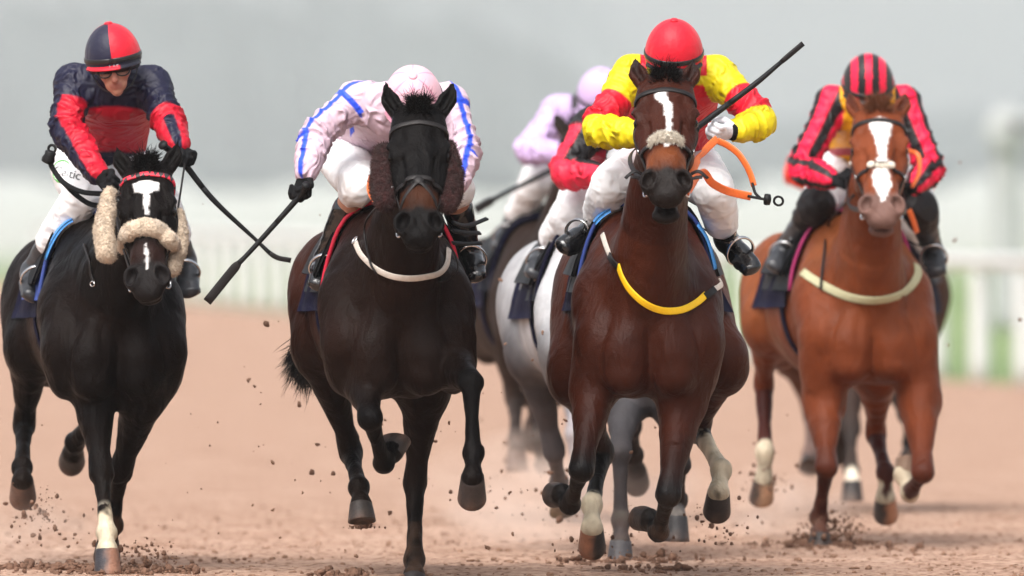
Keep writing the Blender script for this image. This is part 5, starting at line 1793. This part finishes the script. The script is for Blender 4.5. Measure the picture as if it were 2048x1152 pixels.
# the three behind
for k_, r_ in (('grey', 'half'), ('dark', 'lilac'), ('last', 'orange')):
    H = HO[k_]; R = RD[r_]
    br = bridle(H)
    s_ = saddle(H, 'navy', fly=.02)
    for q in 'lr':
        stirrup(H, s_, R, q)
    for q, sg in (('l', -1), ('r', 1)):
        a_ = on_head(H, .475, sg * 92)[0]; b_ = R['hands'][q][0]
        v, f = cord(spline([a_, a_ * .5 + b_ * .5 + A(0, 0, -.05), b_], 14), .003, 8, A(0, .3, 1), np.full(14, .010)); add_mesh('rein', v, f, M['leather'], br)
y = 8.8
whip('blurred black whip held low by the jockey in lilac', [(1150, 318, y), (1100, 342, y - .05), (1040, 372, y - .1), (990, 398, y - .12), (950, 420, y - .14)], [.013, .013, .012, .012, .014], flap=.022)

# lettering: a maker's name on the cap of the jockey in navy, a sponsor's on the thigh
def lettering(name, body, size, c, right, up, m, parent, bvh=None):
    cu = bpy.data.curves.new(name, 'FONT'); cu.body = body; cu.size = size; cu.align_x = 'CENTER'; cu.align_y = 'CENTER'
    t = bpy.data.objects.new(name, cu); COL.objects.link(t)
    dg = bpy.context.evaluated_depsgraph_get(); dg.update()
    me = bpy.data.meshes.new_from_object(t.evaluated_get(dg))
    v = np.array([q.co for q in me.vertices]); f = [tuple(p.vertices) for p in me.polygons]
    COL.objects.unlink(t); bpy.data.objects.remove(t)
    right = nrm(right); up = nrm(up - right * (up @ right)); out = np.cross(right, up)
    if out[1] > 0:
        out = -out
    P = c + np.outer(v[:, 0], right) + np.outer(v[:, 1], up)
    if bvh is not None:
        for i in range(len(P)):
            h = bvh.ray_cast(Vector(P[i] + out * .2), Vector(-out), .5)
            if h[0] is not None:
                P[i] = np.array(h[0]) + out * .003
    return add_mesh(name, P, f, m, parent, smooth=False)
M['dark_ink'] = mat('dark_ink', (.03, .035, .035), rough=.6)
M['green_ink'] = mat('green_ink', (.10, .42, .08), rough=.6)
R = RD['navy']; hd_ = R['hd']
lettering('peak_lettering', 'LAS', .026, hd_(.122, .006, -.022), R['s0'], R['u0'] * .95 - R['f0'] * .2, M['grey_ink'], R['helmet'])
c = W(132, 346, .5)
lettering('sponsor_lettering', 'Celtic', .052, c, A(.94, 0, -.22), A(.3, 0, 1), M['dark_ink'], R['root'], R['brV'])
pts = [W(132 + 20 * math.cos(a) - 12, 342 - 22 * math.sin(a), .5) for a in np.linspace(.8, 4.6, 16)]
P = []
for p in pts:
    h = R['brV'].ray_cast(Vector(p + A(0, -.3, 0)), Vector((0, 1, 0)), .8)
    P.append(np.array(h[0]) + A(0, -.004, 0) if h[0] is not None else None)
P = [p for p in P if p is not None]
if len(P) > 3:
    v, f = cord(np.array(P), .002, 6, A(0, 0, 1), np.full(len(P), .004)); add_mesh('sponsor_emblem', v, f, M['green_ink'], R['root'])
# white emblems on the cloth of the grey
H = HO['grey']
for b0, p0 in ((.92, -52), (.90, -76), (1.0, -64)):
    pts = []
    patch('cloth_emblem', H, b0, b0 + .09, p0, p0 + 13, .022, .004, 'white', H.root, nb=4, np_=4)

# ------------------------------------------------------------------ sand thrown up by the hooves
def lump_proto(seed, n=10, m=7):
    r = np.random.default_rng(seed)
    V = []; Q = []
    for j in range(m):
        th = math.pi * (j + .5) / m
        for i in range(n):
            ph = 2 * math.pi * i / n
            V.append((math.sin(th) * math.cos(ph), math.sin(th) * math.sin(ph), math.cos(th)))
    V = np.array(V)
    V = V * (1 + .55 * wav(V, 3.0, seed, 3))[:, None] * r.uniform(.65, 1.25, 3)
    F_ = []
    for j in range(m - 1):
        for i in range(n):
            k = (i + 1) % n
            F_.append((j * n + i, j * n + k, (j + 1) * n + k, (j + 1) * n + i)[::-1])
    return V, F_, n, m
PROTO = [lump_proto(s) for s in range(6)]
def lumps(name, P, R, mname, seed, flat=1.0, kind='stuff', label=None, cat=None):
    r = np.random.default_rng(seed)
    V = []; Q = []; o = 0
    for p, s in zip(P, R):
        v, f, n, m = PROTO[r.integers(0, 6)]
        a = r.uniform(0, 6.28)
        c, q = math.cos(a), math.sin(a)
        w = v @ np.array([[c, q, 0], [-q, c, 0], [0, 0, flat]])
        V.append(w * s + p); Q.append(np.array(f) + o); o += len(v)
    ob = add_mesh(name, np.vstack(V), np.vstack(Q), M[mname])
    ob['kind'] = kind
    if label:
        ob['label'] = label; ob['category'] = cat
    return ob
r = np.random.default_rng(12)
# loose lumps lying on the track
P = []; R = []
for _ in range(5200):
    D = 43.4 + 16 * r.random() ** 1.6
    x = r.uniform(-2.3, 2.3) * D / 46
    P.append((x, D - D0, r.uniform(-.004, .006))); R.append(min(.003 + r.exponential(.0032), .018))
lumps('loose_sand', P, R, 'clod', 3, .6)
# churned sand round hooves that touch down, darkened to paint contact shadow too
P = []; R = []
for px, py, yy, wx, n in ((250, 1128, .05, .16, 240), (90, 1120, .5, .20, 260), (690, 1140, -.6, .07, 90), (1240, 1122, 1.6, .16, 130), (1640, 1098, 4.3, .18, 200), (1290, 1140, .2, .10, 60)):
    c = W(px, py, yy); c[2] = 0
    for _ in range(n):
        P.append(c + A(r.normal() * wx, r.normal() * .22, abs(r.normal()) * .012)); R.append(min(.004 + r.exponential(.006), .024))
lumps('churned_sand', P, R, 'darkclod', 4, .75)
# fine spray in the air
P = []; R = []
for px, py, yy, sx, sz, n in ((1650, 1070, 4.25, .07, .045, 520), (1700, 1050, 4.2, .05, .04, 60), (60, 1060, .9, .12, .07, 60), (290, 1110, .2, .07, .03, 110), (90, 1015, 1.2, .05, .06, 60),
                              (1440, 1060, .6, .08, .06, 60), (1190, 1090, .3, .10, .06, 60), (724, 1052, -.1, .035, .008, 60), (1040, 900, 9.0, .15, .15, 40), (1120, 1000, 3., .2, .12, 60), (1525, 960, 5.4, .07, .06, 60), (800, 900, 1.0, .5, .25, 70)):
    c = W(px, py, yy)
    for _ in range(n):
        p = c + A(r.normal() * sx, r.normal() * .10, abs(r.normal()) * sz * 1.4 - sz)
        p[2] = max(p[2], .003)
        P.append(p); R.append(min(.0016 + r.exponential(.0026), .012))
lumps('sand_spray', P, R, 'darkclod', 5)
# separate clods in flight
spots = [(745, 398, 2), (640, 430, 2), (745, 760, 2.5), (1003, 785, -.5), (522, 785, .6), (497, 760, 1.5), (690, 650, 3), (545, 925, .2), (375, 985, -.2), (345, 1040, 0), (437, 1066, .4), (163, 300, 0),
         (1025, 1068, -1.0), (898, 845, -.5), (770, 840, 1.0), (590, 960, .5), (605, 985, .3), (660, 985, .8), (545, 1020, .2), (780, 1025, .6), (505, 1010, .1), (1020, 985, .3), (975, 1095, -.5), (1085, 665, 1.), (1010, 688, 2.),
         (1130, 770, .5), (1220, 700, .2), (1310, 855, 1.2), (1498, 860, 3.5), (1515, 880, 4), (1480, 945, 3.5), (1485, 1050, 3.8), (1525, 1045, 3.9), (1450, 1075, 2.5), (1262, 905, 1.), (1258, 1012, 1.), (1575, 830, 4.2), (1700, 1050, 4.2), (1715, 1070, 4.1),
         (1920, 610, 6), (1895, 690, 6), (1920, 325, 6), (1910, 480, 7), (2040, 640, 5), (560, 1075, .1), (84, 850, .8), (80, 1060, .5), (130, 1078, .4), (55, 1090, .3), (155, 1085, .2), (900, 1000, .6), (960, 930, 2.), (850, 600, 4.), (1070, 560, 1.5),
         (1002, 560, 3.), (1065, 720, 2.), (690, 1100, -.8), (712, 1112, -.7), (1130, 840, 1.), (1190, 880, .6)]
first = []
for s in range(5):
    v, f, n, m = lump_proto(40 + s, 14, 10)
    v = v * (1 + .25 * wav(v, 6, 60 + s, 2))[:, None] * A(1, .8, .9)
    me = bpy.data.meshes.new('clod')
    me.from_pydata((v * .011).tolist(), [], [tuple(q) for q in f] + [tuple(range(n)), tuple(range((m - 1) * n, m * n))[::-1]])
    me.polygons.foreach_set('use_smooth', np.ones(len(me.polygons), bool)); me.materials.append(M['clod'])
    first.append(me)
for i, (px, py, yy) in enumerate(spots):
    o = bpy.data.objects.new('clod', first[i % 5])
    o.location = W(px, py, yy)
    o.rotation_euler = tuple(r.uniform(0, 6, 3))
    s = .30 + r.random() ** 2 * .8
    o.scale = (s * r.uniform(.7, 1.5), s, s)
    o['label'] = 'small brown clod of damp sand flying through the air'
    o['category'] = 'clod'
    o['group'] = 'clods of sand kicked up by the hooves'
    COL.objects.link(o)
# fine dust hanging behind the leading hooves
m = bpy.data.materials.new('fine_dust'); m.use_nodes = True
nt = m.node_tree; nt.nodes.remove(nt.nodes['Principled BSDF'])
pv = nt.nodes.new('ShaderNodeVolumePrincipled'); pv.inputs['Color'].default_value = (.90, .76, .67, 1)
tcn = nt.nodes.new('ShaderNodeTexCoord'); nz = nt.nodes.new('ShaderNodeTexNoise'); nz.inputs['Scale'].default_value = 2.2; nz.inputs['Detail'].default_value = 4
ln = nt.nodes.new('ShaderNodeVectorMath'); ln.operation = 'LENGTH'
mr = nt.nodes.new('ShaderNodeMapRange'); mr.inputs[1].default_value = 1.0; mr.inputs[2].default_value = .2; mr.inputs[3].default_value = 0; mr.inputs[4].default_value = 1.3
m2 = nt.nodes.new('ShaderNodeMapRange'); m2.inputs[1].default_value = .42; m2.inputs[2].default_value = .7; m2.inputs[3].default_value = 0; m2.inputs[4].default_value = 1
mu = nt.nodes.new('ShaderNodeMath'); mu.operation = 'MULTIPLY'
L_ = nt.links
L_.new(tcn.outputs['Object'], nz.inputs['Vector']); L_.new(tcn.outputs['Object'], ln.inputs[0])
L_.new(ln.outputs['Value'], mr.inputs[0]); L_.new(nz.outputs['Fac'], m2.inputs[0])
L_.new(mr.outputs[0], mu.inputs[0]); L_.new(m2.outputs[0], mu.inputs[1]); L_.new(mu.outputs[0], pv.inputs['Density'])
L_.new(pv.outputs[0], nt.nodes['Material Output'].inputs['Volume'])
v, f = lathe(A(0, 0, 0), A(0, 0, 1), [.1, .6, .9, 1, .9, .6, .1], [-1, -.8, -.45, 0, .45, .8, 1], 20)
for nm, px, py, yy, sc_ in (('dust_cloud', 1110, 1000, 5.0, (.75, 2.6, .36)), ('dust_cloud', 1560, 1020, 6.5, (.4, 1.2, .25)), ('dust_cloud', 60, 1060, 1.2, (.35, .8, .2))):
    o = add_mesh(nm, v, f, m)
    o.location = W(px, py, yy); o.scale = sc_
    o['kind'] = 'stuff'; o['label'] = 'thin veil of pale dust hanging low over the track'; o['category'] = 'dust'
